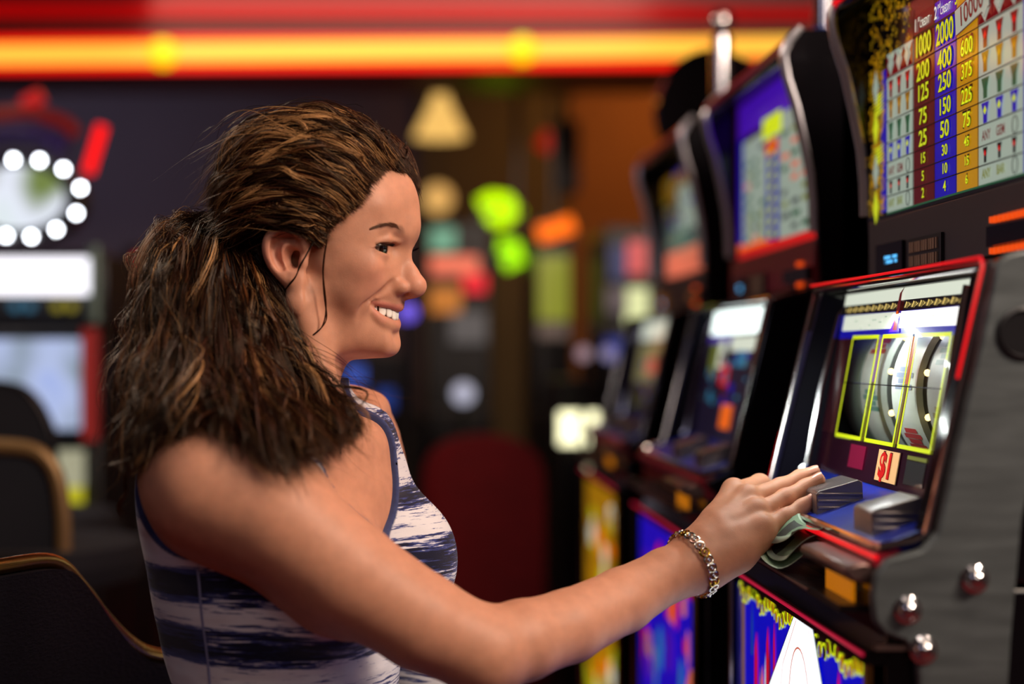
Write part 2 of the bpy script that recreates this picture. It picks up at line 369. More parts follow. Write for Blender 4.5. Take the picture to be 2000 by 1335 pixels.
def pay_glass_plain(root, dy, st, X=0.535):
    """top glass of the machines further down the row: panels and small print"""
    G = Plane(lambda d, z, h=0.0: (X - h, d + dy, EYE + z))
    g = MB(); G.rect(g, 1.825, 1.295, 0.150, 0.405, st['border'])
    r2 = random.Random(st['seed'])
    if st['kind'] == 'purple':
        G.rect(g, 1.80, 1.31, 0.400, 0.345, P_PURP, 0.0004); G.rect(g, 1.80, 1.76, 0.345, 0.17, P_BLUE, 0.0004)
        G.rect(g, 1.76, 1.595, 0.335, 0.172, P_WHITE, 0.0006); G.rect(g, 1.52, 1.32, 0.345, 0.165, P_WHITE, 0.0006)
        G.rect(g, 1.595, 1.52, 0.345, 0.168, P_BLUE, 0.0007)
        G.poly(g, [(1.62, 0.352), (1.50, 0.352), (1.50, 0.32), (1.62, 0.32)], P_LIME, 0.001)
        G.rect(g, 1.60, 1.52, 0.315, 0.295, P_BRIGHTRED, 0.001)
        for i in range(9):
            z = 0.318 - i * 0.017
            for d0, d1 in ((1.745, 1.70), (1.69, 1.65), (1.64, 1.60), (1.50, 1.45), (1.44, 1.39), (1.38, 1.33)):
                if r2.random() < 0.8: G.rect(g, d0, d1 + r2.uniform(0, 0.02), z, z - 0.008, r2.choice([P_OLIVE, P_GREY, P_GREEN, P_PINK]), 0.001)
            G.rect(g, 1.575, 1.545, z, z - 0.009, P_NUM, 0.001)
        G.rect(g, 1.80, 1.30, 0.165, 0.152, P_BRIGHTRED, 0.0008); G.rect(g, 1.80, 1.56, 0.175, 0.155, P_ORANGE, 0.0005)
    elif st['kind'] == 'olive':
        G.rect(g, 1.78, 1.33, 0.30, 0.16, P_GREY, 0.0005); G.rect(g, 1.78, 1.45, 0.36, 0.31, P_OCHRE, 0.0005)
        G.rect(g, 1.74, 1.34, 0.205, 0.155, P_PINK, 0.001); G.rect(g, 1.60, 1.34, 0.33, 0.24, P_WHITE, 0.0008)
        for i in range(30):
            d = r2.uniform(1.36, 1.76); z = r2.uniform(0.21, 0.36); G.rect(g, d + 0.02, d - 0.01, z + 0.005, z - 0.005, r2.choice([P_OLIVE, P_OCHRE, P_BLUE, P_GREY, P_CRIM]), 0.0012)
    else:
        G.rect(g, 1.80, 1.32, 0.39, 0.16, film('night_blue', (30, 24, 60), 0.5), 0.0004); G.rect(g, 1.52, 1.36, 0.26, 0.17, P_PINK, 0.0008); G.rect(g, 1.78, 1.56, 0.24, 0.17, film('haze_blue', (60, 70, 130), 0.5), 0.0008)
    return g.build('pay_glass', root, smooth=False, label=st['glass_label'])

def machine(k, st):
    dy = PITCH * k
    Z = lambda z: EYE + z
    Y = lambda d: d + dy
    root = empty('slot_machine', (0.62, Y(1.56), 0)); tag(root, st['label'], 'slot machine', 'slot machines in the row on the right')
    # cabinet: base box, slanted middle housing with an open window, upper box
    m = MB()
    m.box((0.41, Y(1.29), 0.0), (0.95, Y(1.83), 0.08), BLACK)
    m.box((0.385, Y(1.282), 0.08), (0.95, Y(1.838), Z(-0.19)), BLACK_GLOSS)
    P = [(0.40, Z(-0.185)), (0.385, Z(-0.168)), (0.417, Z(-0.152)), (0.470, Z(0.070)), (0.53, Z(0.088)), (0.95, Z(0.088)), (0.95, Z(-0.19))]
    m.prism(P, Y(1.282), Y(1.318), BLACK_GLOSS); m.prism(P, Y(1.808), Y(1.838), BLACK_GLOSS)
    m.box((0.70, Y(1.318), Z(-0.19)), (0.95, Y(1.808), Z(0.088)), BLACK)
    m.prism([(0.40, Z(-0.185)), (0.386, Z(-0.164)), (0.466, Z(-0.135)), (0.70, Z(-0.135)), (0.70, Z(-0.19))], Y(1.318), Y(1.808), BLACK)
    m.prism([(0.485, Z(0.066)), (0.53, Z(0.088)), (0.70, Z(0.088)), (0.70, Z(0.066))], Y(1.318), Y(1.808), BLACK)
    m.box((0.56, Y(1.282), Z(0.088)), (0.95, Y(1.838), Z(0.42)), BLACK)
    m.build('cabinet', root, bevel=0.003)
    # side wings of the upper box with a bent chrome edge
    W = [(0.4885, 0.392), (0.4885, 0.380), (0.4926, 0.357), (0.504, 0.322), (0.5134, 0.280), (0.5223, 0.235), (0.5259, 0.198), (0.527, 0.158)]
    for d0, d1 in ((1.838, 1.826), (1.294, 1.282)):
        s = MB(); s.prism([(x + 0.003, Z(z)) for x, z in W] + [(0.535, Z(0.092)), (0.60, Z(0.092)), (0.60, Z(0.425)), (0.51, Z(0.42))], Y(d1), Y(d0), BLACK_GLOSS)
        w = s.build('side_wing', root)
        s = MB(); s.tube([(0.51, Y((d0 + d1) / 2), Z(0.424)), (0.495, Y((d0 + d1) / 2), Z(0.408))] + [(x, Y((d0 + d1) / 2), Z(z)) for x, z in W], 0.0070, STRIP, 10)
        e = s.build('chrome_edge', root, label='bent chrome edge strip'); e.parent = w
    s = MB(); s.tube([(0.503, Y(1.835), Z(0.402)), (0.503, Y(1.285), Z(0.402))], 0.012, BLACK_GLOSS, 12)
    s.tube([(0.489, Y(1.83), Z(0.403)), (0.489, Y(1.29), Z(0.403))], 0.003 if k == 0 else 0.005, NEON_GLINT if k == 0 else DULLRED, 6)  # red highlight along the bar, painted in as a tube
    s.box((0.503, Y(1.826), Z(0.398)), (0.56, Y(1.294), Z(0.42)), BLACK)
    s.build('top_bar', root)
    st['glass'](root, dy)
    s = MB(); s.box((0.528, Y(1.294), Z(0.088)), (0.56, Y(1.826), Z(0.150)), st['header']); h = s.build('header_panel', root, bevel=0.002)
    def sub(mb, name, parent, **kw):
        o = mb.build(name, parent=None, **kw); o.parent = parent; return o
    # dull displays on the header panel
    s = MB(); s.box((0.524, Y(1.69), Z(0.090)), (0.529, Y(1.785), Z(0.121)), BLACK_GLOSS)
    VFD = glow('vfd_blue', (90, 190, 255), 1.2)
    for i in range(6 if k == 0 else 3):
        for j in range(2): s.box((0.5232, Y(1.745 - i * 0.0075), Z(0.0985 + j * 0.005)), (0.5245, Y(1.750 - i * 0.0075), Z(0.1020 + j * 0.005)), VFD if (i + j) % 4 else glow('vfd_dim', (40, 110, 160), 0.6))
    sub(s, 'credit_display', h)
    s = MB(); s.box((0.525, Y(1.568), Z(0.086)), (0.529, Y(1.668), Z(0.120)), BLACK)
    LAB = mat('label_tan', srgb(150, 122, 104), 0.6)
    for r_ in range(2):
        for i in range(12):
            s.box((0.5235, Y(1.578 + i * 0.0073), Z(0.0905 + r_ * 0.0145)), (0.5255, Y(1.578 + i * 0.0073 + (0.0058 if i % 3 else 0.0035)), Z(0.1015 + r_ * 0.0145)), LAB)
    sub(s, 'meter_window', h)
    s = MB(); s.box((0.520, Y(1.30), Z(0.096)), (0.529, Y(1.432), Z(0.114)), BLACK_GLOSS)
    LED = glow('led_orange', (255, 84, 16), 0.8)
    for r_ in (0.0925, 0.1205):
        for i in range(12 if k == 0 else 2): s.box((0.5225, Y((1.427 if k == 0 else 1.36) - i * 0.0105), Z(r_ - 0.003)), (0.529, Y((1.4312 if k == 0 else 1.3655) - i * 0.0105), Z(r_ + 0.0025)), LED)
    sub(s, 'card_reader', h, label='card slot between two rows of small orange lights')
    # frame of the slanted screen
    s = MB()
    fr = [(0.4695, 1.836, 0.072), (0.4695, 1.284, 0.072), (0.4185, 1.284, -0.146), (0.407, 1.286, -0.152), (0.3835, 1.290, -0.157), (0.3815, 1.31, -0.158), (0.3815, 1.80, -0.158), (0.3835, 1.833, -0.157), (0.4185, 1.836, -0.146)]
    s.tube([(x, Y(d), Z(z)) for x, d, z in fr], 0.0036, CHROME, 8, closed=True)
    f0 = s.build('screen_frame', root, label='polished chrome frame round the slanted screen')
    s = MB()
    s.tube([(0.464, Y(1.834), Z(0.078)), (0.464, Y(1.29), Z(0.078)), (0.4615, Y(1.278), Z(0.070)), (0.441, Y(1.278), Z(-0.02))], 0.0014, NEON_GLINT, 6)
    s.tube([(0.430, Y(1.838), Z(-0.09)), (0.4165, Y(1.838), Z(-0.146))], 0.0018, NEON_GLINT, 6)
    if k == 0: sub(s, 'glint_strip', f0, label='thin glowing strip painting in a red neon reflection')
    # recess and screen glass
    gx = lambda q: 0.4935 - 0.0319 * q
    gz = lambda q: Z(0.052 - 0.177 * q)
    S = Plane(lambda d, q, h=0.0: (gx(q) - h * 0.98, Y(d), gz(q) + h * -0.18))
    s = MB()
    s.quad([(0.470, Y(1.807), Z(0.069)), (gx(0), Y(1.802), gz(-0.05)), (gx(1), Y(1.802), gz(1.02)), (0.418, Y(1.807), Z(-0.146))], INNER)
    s.quad([(gx(-0.1), Y(1.402), gz(-0.12)), (gx(-0.1), Y(1.318), gz(-0.12)), (gx(1.03), Y(1.318), gz(1.03)), (gx(1.03), Y(1.402), gz(1.03))], BLACK_GLOSS)
    s.quad([(0.471, Y(1.807), Z(0.0685)), (0.471, Y(1.318), Z(0.0685)), (gx(-0.05), Y(1.318), gz(-0.12)), (gx(-0.05), Y(1.807), gz(-0.12))], BLACK)
    s.quad([(0.4695, Y(1.8375), Z(0.066)), (0.4695, Y(1.8085), Z(0.066)), (0.4165, Y(1.8085), Z(-0.146)), (0.4165, Y(1.8375), Z(-0.146))], st.get('jamb', INNER))
    s.build('recess_lining', root)
    for d in (1.806, 1.399):
        s = MB(); s.tube([(0.497 if d > 1.5 else 0.492, Y(d), Z(0.060)), (0.489, Y(d), Z(0.045)), (gx(0.5) - (0.010 if d > 1.5 else 0.002), Y(d), gz(0.5)), (gx(1) - (0.010 if d > 1.5 else 0.001), Y(d), gz(1.0)), (gx(1) - (0.018 if d > 1.5 else 0.004), Y(d), gz(1.04))], 0.0042, CHROME, 8)
        s.build('inner_rail', root, label='slim chrome rail beside the screen glass')
    st['screen'](root, dy, S, Y, Z, gx, gz, sub)
    # button deck
    dk = lambda t, h=0.0: (0.3845 + 0.078 * t - h * 0.42, EYE - 0.1575 + 0.027 * t + h * 0.9)
    s = MB()
    a, b = dk(0), dk(1)
    s.quad([(a[0], Y(1.805), a[1]), (a[0], Y(1.296), a[1]), (b[0], Y(1.319), b[1]), (b[0], Y(1.805), b[1])], DECK)
    s.quad([(a[0], Y(1.296), a[1]), (b[0] - 0.035, Y(1.296), b[1] - 0.010), (b[0], Y(1.319), b[1])], DECK)
    deck = s.build('button_deck', root, smooth=False, label='blue button deck')
    for (n0, n1) in ((1.345, 1.40), (1.528, 1.588)):
        s = MB()
        x0, x1 = 0.396, 0.432
        zb, ztp = Z(-0.156), Z(-0.1335)
        prof = [(x0 - 0.004, zb), (x0 - 0.0045, ztp - 0.002), (x0 - 0.002, ztp + 0.001), (x1, ztp + 0.012), (x1 + 0.004, ztp + 0.010), (x1 + 0.005, zb + 0.012)]
        s.prism(prof, Y(n0), Y(n1), BUTTON)
        for q in range(3):   # ridges along the side
            zz = zb + 0.006 + q * 0.0065
            s.box((x0 - 0.003, Y(n0 - 0.0015), zz), (x1 + 0.004, Y(n0), zz + 0.003), BUTTON)
        s.build('push_button', root, bevel=0.0012, label='chunky ribbed steel push button')
    # lip, note tray and door under the deck
    s = MB(); s.prism([(0.384, Z(-0.160)), (0.378, Z(-0.163)), (0.3765, Z(-0.172)), (0.384, Z(-0.176)), (0.386, Z(-0.19)), (0.40, Z(-0.19)), (0.40, Z(-0.160))], Y(1.29), Y(1.832), REDPANEL)
    s.tube([(0.3775, Y(1.83), Z(-0.1655)), (0.3775, Y(1.285), Z(-0.1650))], 0.0024, NEON_GLINT if k == 0 else DULLRED, 6)  # red glint along the lip, built as a glowing tube on the nearest machine
    s.build('front_lip', root, label='dark red lip with a bright red glint strip')
    s = MB(); s.box((0.352, Y(1.30), Z(-0.2115)), (0.386, Y(1.80), Z(-0.206)), BLACK); s.tube([(0.352, Y(1.72), Z(-0.2085)), (0.352, Y(1.40), Z(-0.2085))], 0.0016, TAN, 6)
    s.box((0.352, Y(1.72), Z(-0.206)), (0.362, Y(1.80), Z(-0.20)), BLACK)
    s.build('note_tray', root)
    s = MB(); s.prism([(0.386, Z(-0.171)), (0.368, Z(-0.1705)), (0.355, Z(-0.173)), (0.353, Z(-0.178)), (0.360, Z(-0.186)), (0.386, Z(-0.190))], Y(1.292), Y(1.44), TAN)
    s.build('note_acceptor', root, bevel=0.003, label='rounded satin metal banknote acceptor')
    s = MB(); s.box((0.367, Y(1.318), Z(-0.206)), (0.370, Y(1.400), Z(-0.1800)), glow('label_orange', (225, 130, 10), 0.5))
    lab = s.build('warning_label', root, smooth=False, label='orange lettered label')
    s = MB(); s.box((0.368, Y(1.284), Z(-0.252)), (0.386, Y(1.836), Z(-0.240)), BLACK_GLOSS)
    s.tube([(0.367, Y(1.834), Z(-0.2465)), (0.367, Y(1.286), Z(-0.2440))], 0.0014, glow('belly_red', (200, 20, 60), 0.7), 6)
    s.build('door_sill', root)
    for d in (1.832, 1.288):
        s = MB(); s.tube([(0.372, Y(d), Z(-0.25)), (0.372, Y(d), Z(-0.75))], 0.004, CHROME if d > 1.5 else GOLD, 8)
        s.build('door_frame', root)
    st['belly'](root, dy, Y, Z, sub)
    # tower light
    yc = Y(1.56); s = MB()
    s.lathe([(0.032, 0), (0.032, 0.012), (0.022, 0.018)], (0.613, yc, Z(0.42)), (0, 0, 1), TAN)
    s.lathe([(0.0215, 0.018), (0.0225, 0.020), (0.0225, 0.056), (0.0205, 0.058)], (0.613, yc, Z(0.42)), (0, 0, 1), mat('lamp_blue', srgb(20, 50, 130), 0.2, coat=0.5))
    s.lathe([(0.0190, 0.058), (0.0190, 0.20), (0.012, 0.205), (0.018, 0.212), (0.024, 0.224), (0.024, 0.238), (0.018, 0.250), (0.0, 0.256)], (0.613, yc, Z(0.42)), (0, 0, 1), CHROME)
    s.build('tower_light', root, label='round chrome and blue signal lamp on top')
    return root

# ---- screens
def reel_screen(root, dy, S, Y, Z, gx, gz, sub):
    FR = mat('reel_surround', srgb(42, 8, 26), 0.2, noise=0.3, emit=srgb(30, 4, 16), strength=0.35)
    wins = [(1.74, 1.645), (1.63, 1.535), (1.52, 1.425)]
    g = MB(); q0, q1 = 0.20, 0.785
    S.rect(g, 1.802, 1.402, -0.12, -0.008, P_CREAM); 
    S.rect(g, 1.802, 1.402, -0.008, 0.042, P_BLACK)
    S.rect(g, 1.802, 1.402, 0.042, 0.052, P_BLACK)
    S.rect(g, 1.802, 1.402, 0.16, 0.20, P_BLUE); S.rect(g, 1.802, 1.402, 0.052, 0.16, P_BLUE)
    S.rect(g, 1.79, 1.603, 0.055, 0.15, P_CREAM, 0.0008); S.rect(g, 1.585, 1.412, 0.055, 0.15, P_HOT, 0.0008)
    TX = lambda d, q, h=0.0015: (lambda u, v: S.f(d - u, q - v / 0.18, h))
    r3 = random.Random(5)
    for i in range(22):      # small unreadable print on the instruction strip
        d = r3.uniform(1.42, 1.78)
        if 1.575 < d < 1.615: continue
        q = r3.choice([0.075, 0.09, 0.105, 0.12, 0.135]); S.rect(g, d + r3.uniform(0.004, 0.012), d, q, q + 0.006, P_CREAM if r3.random() < .6 else P_WHITE, 0.0012)
    for i in range(34):      # gold leaf band
        d = 1.79 - i * 0.0112
        if abs(d - 1.594) < 0.01: continue
        S.poly(g, [(d, 0.036), (d - 0.0035, 0.0), (d - 0.008, 0.006), (d - 0.0045, 0.036)] if i % 2 else [(d, 0.004), (d - 0.004, 0.018), (d, 0.034), (d - 0.0085, 0.02)], film('leaf', (240, 210, 120), 0.9), 0.001)
    S.poly(g, [(1.600, 0.16), (1.586, 0.16), (1.590, -0.05), (1.583, -0.09), (1.597, -0.05)], P_CRIM, 0.0018)
    S.poly(g, [(1.598, 0.10), (1.590, 0.10), (1.592, 0.05), (1.596, 0.05)], P_ORANGE, 0.0022)
    S.poly(g, [(1.612, 0.17), (1.578, 0.17), (1.590, 0.08), (1.598, 0.08)], P_PURP, 0.0015)
    edges = [1.802] + [e for w in wins for e in w] + [1.402]
    cols = [P_DIM, film('violet', (110, 10, 150), 0.7), film('strong_red', (190, 10, 16), 0.8), P_DIM]
    for i in range(4):
        a, b = edges[2 * i], edges[2 * i + 1]
        S.rect(g, a, b, q0, 0.46, cols[i]); S.rect(g, a, b, 0.46, q1, P_DIM if i != 2 else P_RED)
    for (a, b) in wins:      # yellow window outlines
        t = 0.0042; tq = 0.018
        for (c, d, e, f) in ((a + 0.001, b - 0.001, q0 - tq, q0 + 0.004), (a + 0.001, b - 0.001, q1 - 0.004, q1 + tq), (a + t * 0.4, a - t * 0.6, q0, q1), (b + t * 0.6, b - t * 0.4, q0, q1)):
            S.rect(g, c, d, e, f, P_LIME, 0.0012)
    S.rect(g, 1.802, 1.402, q1, 1.03, FR)
    S.rect(g, 1.74, 1.68, 0.80, 0.81, P_OLIVE, 0.001); S.rect(g, 1.485, 1.43, 0.83, 0.85, P_OLIVE, 0.001); S.rect(g, 1.485, 1.43, 0.855, 0.98, film('smoke', (40, 44, 40), 0.4), 0.001)
    S.rect(g, 1.675, 1.62, 0.83, 0.965, film('magenta', (150, 4, 60), 0.6), 0.001)
    TAGM = glow('tag_peach', (246, 190, 130), 0.85)
    S.rect(g, 1.575, 1.505, 0.822, 1.0, P_BLACK, 0.0012); S.rect(g, 1.573, 1.507, 0.826, 0.996, TAGM, 0.0016)
    g.text('$1', TX(1.540, 0.912, 0.0026), 0.034, P_BLACK, 1.25, 0.05); g.text('$1', TX(1.540, 0.912, 0.0032), 0.034, glow('tag_red', (210, 20, 12), 0.9), 1.2, 0.03)
    g.build('reel_glass', root, smooth=False, label='backlit reel glass with three yellow outlined windows and a $1 badge')
    s = MB(); S.rect(s, 1.742, 1.423, 0.468, 0.474, P_BLACK, 0.002); s.build('pay_line', root)
    WHITE = mat('reel_white', srgb(190, 198, 190), 0.35, noise=0.4, nscale=9, stretch=(1, 1, 4)); RIM = mat('reel_rim', srgb(30, 30, 28), 0.4)
    cx, cz, R_ = 0.5850, Z(-0.038), 0.098
    for i, (a, b) in enumerate(((1.715, 1.64), (1.605, 1.525), (1.495, 1.415))):
        s = MB(); s.lathe([(R_ - 0.006, 0), (R_, 0.001), (R_, a - b - 0.001), (R_ - 0.006, a - b)], (cx, Y(b), cz), (0, 1, 0), WHITE, 64)
        for j in range(10):   # symbols round the strip
            an = 2 * math.pi * j / 10 + i
            mm = [P_CRIM, P_GREEN, P_OCHRE, P_BLUE][j % 4]
            mm = mat('reel_print_%d' % (j % 4), [srgb(170, 60, 60), srgb(90, 130, 120), srgb(150, 140, 110), srgb(120, 130, 150)][j % 4], 0.4)
            for t in range(4):
                a0, a1 = an + t * 0.06, an + (t + 1) * 0.06 - 0.01
                w = 0.018 + 0.008 * (t % 2)
                mid = (a + b) / 2
                s.quad([(cx + (R_ + 0.0006) * math.cos(q), Y(dd), cz + (R_ + 0.0006) * math.sin(q)) for q, dd in ((a0, mid - w), (a0, mid + w), (a1, mid + w), (a1, mid - w))], mm)
        s.build('reel', root, label='white reel drum')
    s = MB(); s.lathe([(R_ - 0.004, 0), (R_ - 0.004, 0.07)], (cx, Y(1.735), cz), (0, 1, 0), mat('reel_side', srgb(126, 138, 128), 0.5), 48); s.build('reel_side_drum', root)
    s = MB()
    for (a, b) in ((1.64, 1.605), (1.525, 1.495), (1.735, 1.715)):
        s.lathe([(R_ - 0.012, 0), (R_ - 0.006, 0.0), (R_ - 0.006, a - b)], (cx, Y(b), cz), (0, 1, 0), RIM, 48)
    for d in (1.622, 1.508):
        for an in (2.9, 3.35, 3.75): s.ball((cx + (R_ - 0.003) * math.cos(an), Y(d), cz - (R_ - 0.003) * math.sin(an) * 1.0), 0.0035, glow('reel_bulb', (255, 220, 140), 3.0), 8)
    s.build('reel_divider', root)
    d = bpy.data.lights.new('reel_lamp', 'AREA'); d.energy = 0.9; d.color = (0.92, 1.0, 0.95); d.shape = 'RECTANGLE'; d.size = 0.38; d.size_y = 0.02
    o = bpy.data.objects.new('reel_lamp', d); COL.objects.link(o); o.location = (0.502, Y(1.60), Z(0.045)); o.rotation_euler = (Vector((0.545, Y(1.60), Z(-0.05))) - Vector(o.location)).to_track_quat('-Z', 'X').to_euler()
    o.parent = root; o.matrix_parent_inverse = Matrix.Translation(-Vector(root.location))

def video_screen(variant):
    def f(root, dy, S, Y, Z, gx, gz, sub):
        g = MB(); r = random.Random(variant)
        S.rect(g, 1.802, 1.402, -0.12, 1.03, film('screen_dark', (34, 26, 52), 0.5))
        if variant == 2:
            S.rect(g, 1.79, 1.415, -0.10, 0.125, glow('film_hot2', (240, 255, 250), 2.0), 0.001)
            S.rect(g, 1.62, 1.415, 0.15, 0.27, P_CREAM, 0.001); S.rect(g, 1.79, 1.62, 0.14, 0.20, P_PURP, 0.001)
            S.rect(g, 1.70, 1.66, 0.16, 0.42, P_CREAM, 0.001); S.rect(g, 1.56, 1.49, 0.27, 0.40, P_TEAL, 0.001)
            S.poly(g, [(1.66, 0.36), (1.60, 0.40), (1.60, 0.58), (1.66, 0.56)], P_BRIGHTRED, 0.001)
            S.rect(g, 1.60, 1.53, 0.72, 0.92, P_ORANGE, 0.0014); S.rect(g, 1.76, 1.70, 0.20, 0.5, P_OLIVE, 0.001)
            for i in range(28):
                d = r.uniform(1.43, 1.78); q = r.uniform(0.2, 0.7); S.rect(g, d + 0.012, d - 0.006, q, q + r.uniform(0.02, 0.1), r.choice([P_GREY, P_PURP, P_BLUE, P_CRIM, P_TEAL, P_BLACK]), 0.0012)
        else:
            S.rect(g, 1.79, 1.415, -0.08, 0.14, P_CREAM, 0.001); S.rect(g, 1.78, 1.43, 0.18, 0.62, film('cream_dim', (170, 160, 110), 0.6), 0.001)
            S.rect(g, 1.64, 1.50, 0.34, 0.52, P_PINK, 0.0014); S.rect(g, 1.78, 1.43, 0.62, 0.9, film('brown', (80, 70, 50), 0.5), 0.001)
            for i in range(16):
                d = r.uniform(1.43, 1.76); q = r.uniform(0.18, 0.85); S.rect(g, d + 0.02, d - 0.006, q, q + r.uniform(0.02, 0.08), r.choice([P_GREY, P_OLIVE, P_OCHRE, P_CRIM, P_BLUE]), 0.0016)
        g.build('screen', root, smooth=False, label='bright game screen')
    return f

# ---- belly glass
def belly_main(root, dy, Y, Z, sub):
    B = Plane(lambda d, z, h=0.0: (0.3765 - h, Y(d), Z(z)))
    g = MB(); r = random.Random(3)
    B.rect(g, 1.826, 1.30, -0.253, -0.72, P_BLACK)
    B.rect(g, 1.80, 1.318, -0.268, -0.70, P_DBLUE, 0.0004)
    B.rect(g, 1.826, 1.80, -0.262, -0.70, film('dusk_blue', (14, 16, 90), 0.6), 0.0004); B.rect(g, 1.796, 1.780, -0.262, -0.70, P_OCHRE, 0.0006)
    # scrollwork
    def scroll(pts, w, m, h):
        for p, q in zip(pts, pts[1:]):
            dx, dz = q[0] - p[0], q[1] - p[1]; L = math.hypot(dx, dz) + 1e-9; nx, nz = -dz / L * w, dx / L * w
            B.poly(g, [(p[0] + nx, p[1] + nz), (q[0] + nx, q[1] + nz), (q[0] - nx, q[1] - nz), (p[0] - nx, p[1] - nz)], m, h)
    B.rect(g, 1.80, 1.31, -0.253, -0.268, P_BLACK, 0.0006)
    for i in range(34):
        d = 1.80 - i * 0.0145; 
        if 1.47 < d < 1.55: continue
        z = -0.266 - 0.006 * math.sin(i * 1.1)
        scroll([(d + 0.008 * math.cos(t * 0.55 + i), z + 0.0075 * math.sin(t * 0.55 + i)) for t in range(9)], 0.0011, P_LIME, 0.0014)
        B.poly(g, [(d + 0.006, z + 0.006), (d - 0.004, z + 0.008), (d - 0.006, z - 0.004), (d + 0.003, z - 0.007)], r.choice([P_BLACK, P_GOLD, P_CRIM, P_YEL]), 0.0010)
    for (d, z0, z1, w, m) in ((1.72, -0.30, -0.42, 0.012, P_BRIGHTRED), (1.665, -0.285, -0.41, 0.010, P_BRIGHTRED), (1.635, -0.275, -0.36, 0.006, P_BRIGHTRED), (1.69, -0.33, -0.42, 0.008, P_ORANGE), (1.70, -0.335, -0.45, 0.005, P_YEL),
                              (1.675, -0.315, -0.36, 0.004, P_CREAM), (1.655, -0.30, -0.42, 0.007, P_CRIM), (1.39, -0.275, -0.40, 0.010, P_BRIGHTRED), (1.375, -0.28, -0.40, 0.005, P_BLACK), (1.335, -0.29, -0.37, 0.007, P_CRIM), (1.74, -0.27, -0.33, 0.004, P_GREEN)):
        B.poly(g, [(d + w * 0.8, z1), (d + w * 0.5, z0 - 0.02), (d - w * 0.2, z0), (d - w * 0.6, z0 - 0.03), (d - w * 0.4, z1)], m, 0.0012)
    # white fan with fine red arcs
    B.poly(g, [(1.550, -0.256), (1.474, -0.256), (1.352, -0.42), (1.748, -0.42)], P_BLACK, 0.0016)
    B.poly(g, [(1.547, -0.256), (1.477, -0.256), (1.357, -0.42), (1.743, -0.42)], glow('fan_white', (246, 252, 255), 1.25), 0.002)
    for (c, w, h_, wd) in (((1.525, -0.345), 0.040, 0.062, 0.0009), ((1.54, -0.366), 0.026, 0.040, 0.0005), ((1.54, -0.366), 0.020, 0.030, 0.0004)):
        scroll([(c[0] + w * math.cos(a * math.pi / 20), c[1] + h_ * math.sin(a * math.pi / 20)) for a in range(21)], wd, P_PINK, 0.0026)
    for sx in (1, -1):
        scroll([(1.512 + sx * 0.024, -0.258), (1.53 + sx * 0.060, -0.31), (1.535 + sx * 0.09, -0.40)], 0.0005, P_PINK, 0.0026)
    g.build('belly_glass', root, smooth=False, label='backlit lower glass, blue with gold scrolls and a white fan')

def belly_plain(cols, seed):
    def f(root, dy, Y, Z, sub):
        B = Plane(lambda d, z, h=0.0: (0.3765 - h, Y(d), Z(z))); g = MB(); r = random.Random(seed)
        B.rect(g, 1.826, 1.30, -0.253, -0.72, P_BLACK); B.rect(g, 1.81, 1.31, -0.262, -0.71, cols[0], 0.0004)
        for i in range(60):
            d = r.uniform(1.33, 1.79); z = r.uniform(-0.70, -0.28); w = r.uniform(0.01, 0.045); h = r.uniform(0.01, 0.04); a = r.uniform(0, 3)
            B.poly(g, [(d + w * math.cos(a + t * 1.2566), z + h * math.sin(a + t * 1.2566)) for t in range(5)], r.choice(cols[1:]), 0.0008 + i * 0.00002)
        g.build('belly_glass', root, smooth=False, label='backlit lower glass with bright coloured shapes')
    return f

JB = mat('jamb_blue', srgb(22, 34, 96), 0.4, 0.0, noise=0.9, nscale=6, spec=0.2)
m1 = machine(0, dict(label='nearest slot machine, three reels and a $1 badge, by the woman\'s hand', glass=pay_glass, header=DARKGREY, screen=reel_screen, belly=belly_main, jamb=JB))
m2 = machine(1, dict(label='blurred slot machine just beyond the nearest one, purple and white top glass', header=REDPANEL, jamb=JB,
    glass=lambda r, dy: pay_glass_plain(r, dy, dict(kind='purple', seed=2, border=P_DIM, glass_label='purple and white pay table glass')), screen=video_screen(2), belly=belly_plain([P_DBLUE, P_ORANGE, P_BRIGHTRED, P_PURP, P_YEL, P_PINK, P_TEAL, P_PURP], 8)))
m3 = machine(2, dict(label='furthest slot machine of the row, dim grey top glass with a red glow', header=DARKGREY,
    glass=lambda r, dy: pay_glass_plain(r, dy, dict(kind='olive', seed=3, border=P_BLACK, glass_label='dim grey and olive pay table glass')), screen=video_screen(3), belly=belly_plain([P_YEL, P_CREAM, P_YEL, P_OCHRE, P_NUM, P_ORANGE], 9)))

# brushed side plate with dome bolts on the nearest machine
DS = 1.277
pts = [(1962, 497), (1940, 515), (1932, 560), (1905, 690), (1872, 830), (1843, 960), (1826, 1040), (1795, 1072), (1728, 1090), (1706, 1118), (1698, 1165), (1704, 1212), (1724, 1236), (1762, 1250), (1785, 1275), (1795, 1500), (1955, 1500), (1972, 1230), (1992, 1010), (2040, 800), (2120, 480), (1990, 490)]
P3 = [at(x, y, DS) for x, y in pts]
s = MB(); n = len(P3)
s.add([(p.x, DS - 0.006, p.z) for p in P3] + [(p.x, DS + 0.005, p.z) for p in P3], [tuple(range(n)), tuple(range(2 * n - 1, n - 1, -1))] + [(i, i + n, (i + 1) % n + n, (i + 1) % n) for i in range(n)], BRUSHED)
plate = s.build('side_plate', m1, bevel=0.003, label='brushed steel side plate')
def subm(mb, name, parent, root, **kw):
    o = mb.build(name, **kw); o.parent = parent; return o
for (x, y) in ((1772, 1190), (1903, 1130), (1803, 1268)):
    c = at(x, y, DS - 0.006); s = MB()
    s.lathe([(0.0115, 0), (0.0115, 0.0015), (0.0085, 0.003), (0.0083, 0.006), (0.0065, 0.009), (0.0035, 0.011), (0.0, 0.0115)], c, (0, -1, 0), CHROME, 20)
    subm(s, 'dome_bolt', plate, m1, label='domed chrome bolt')
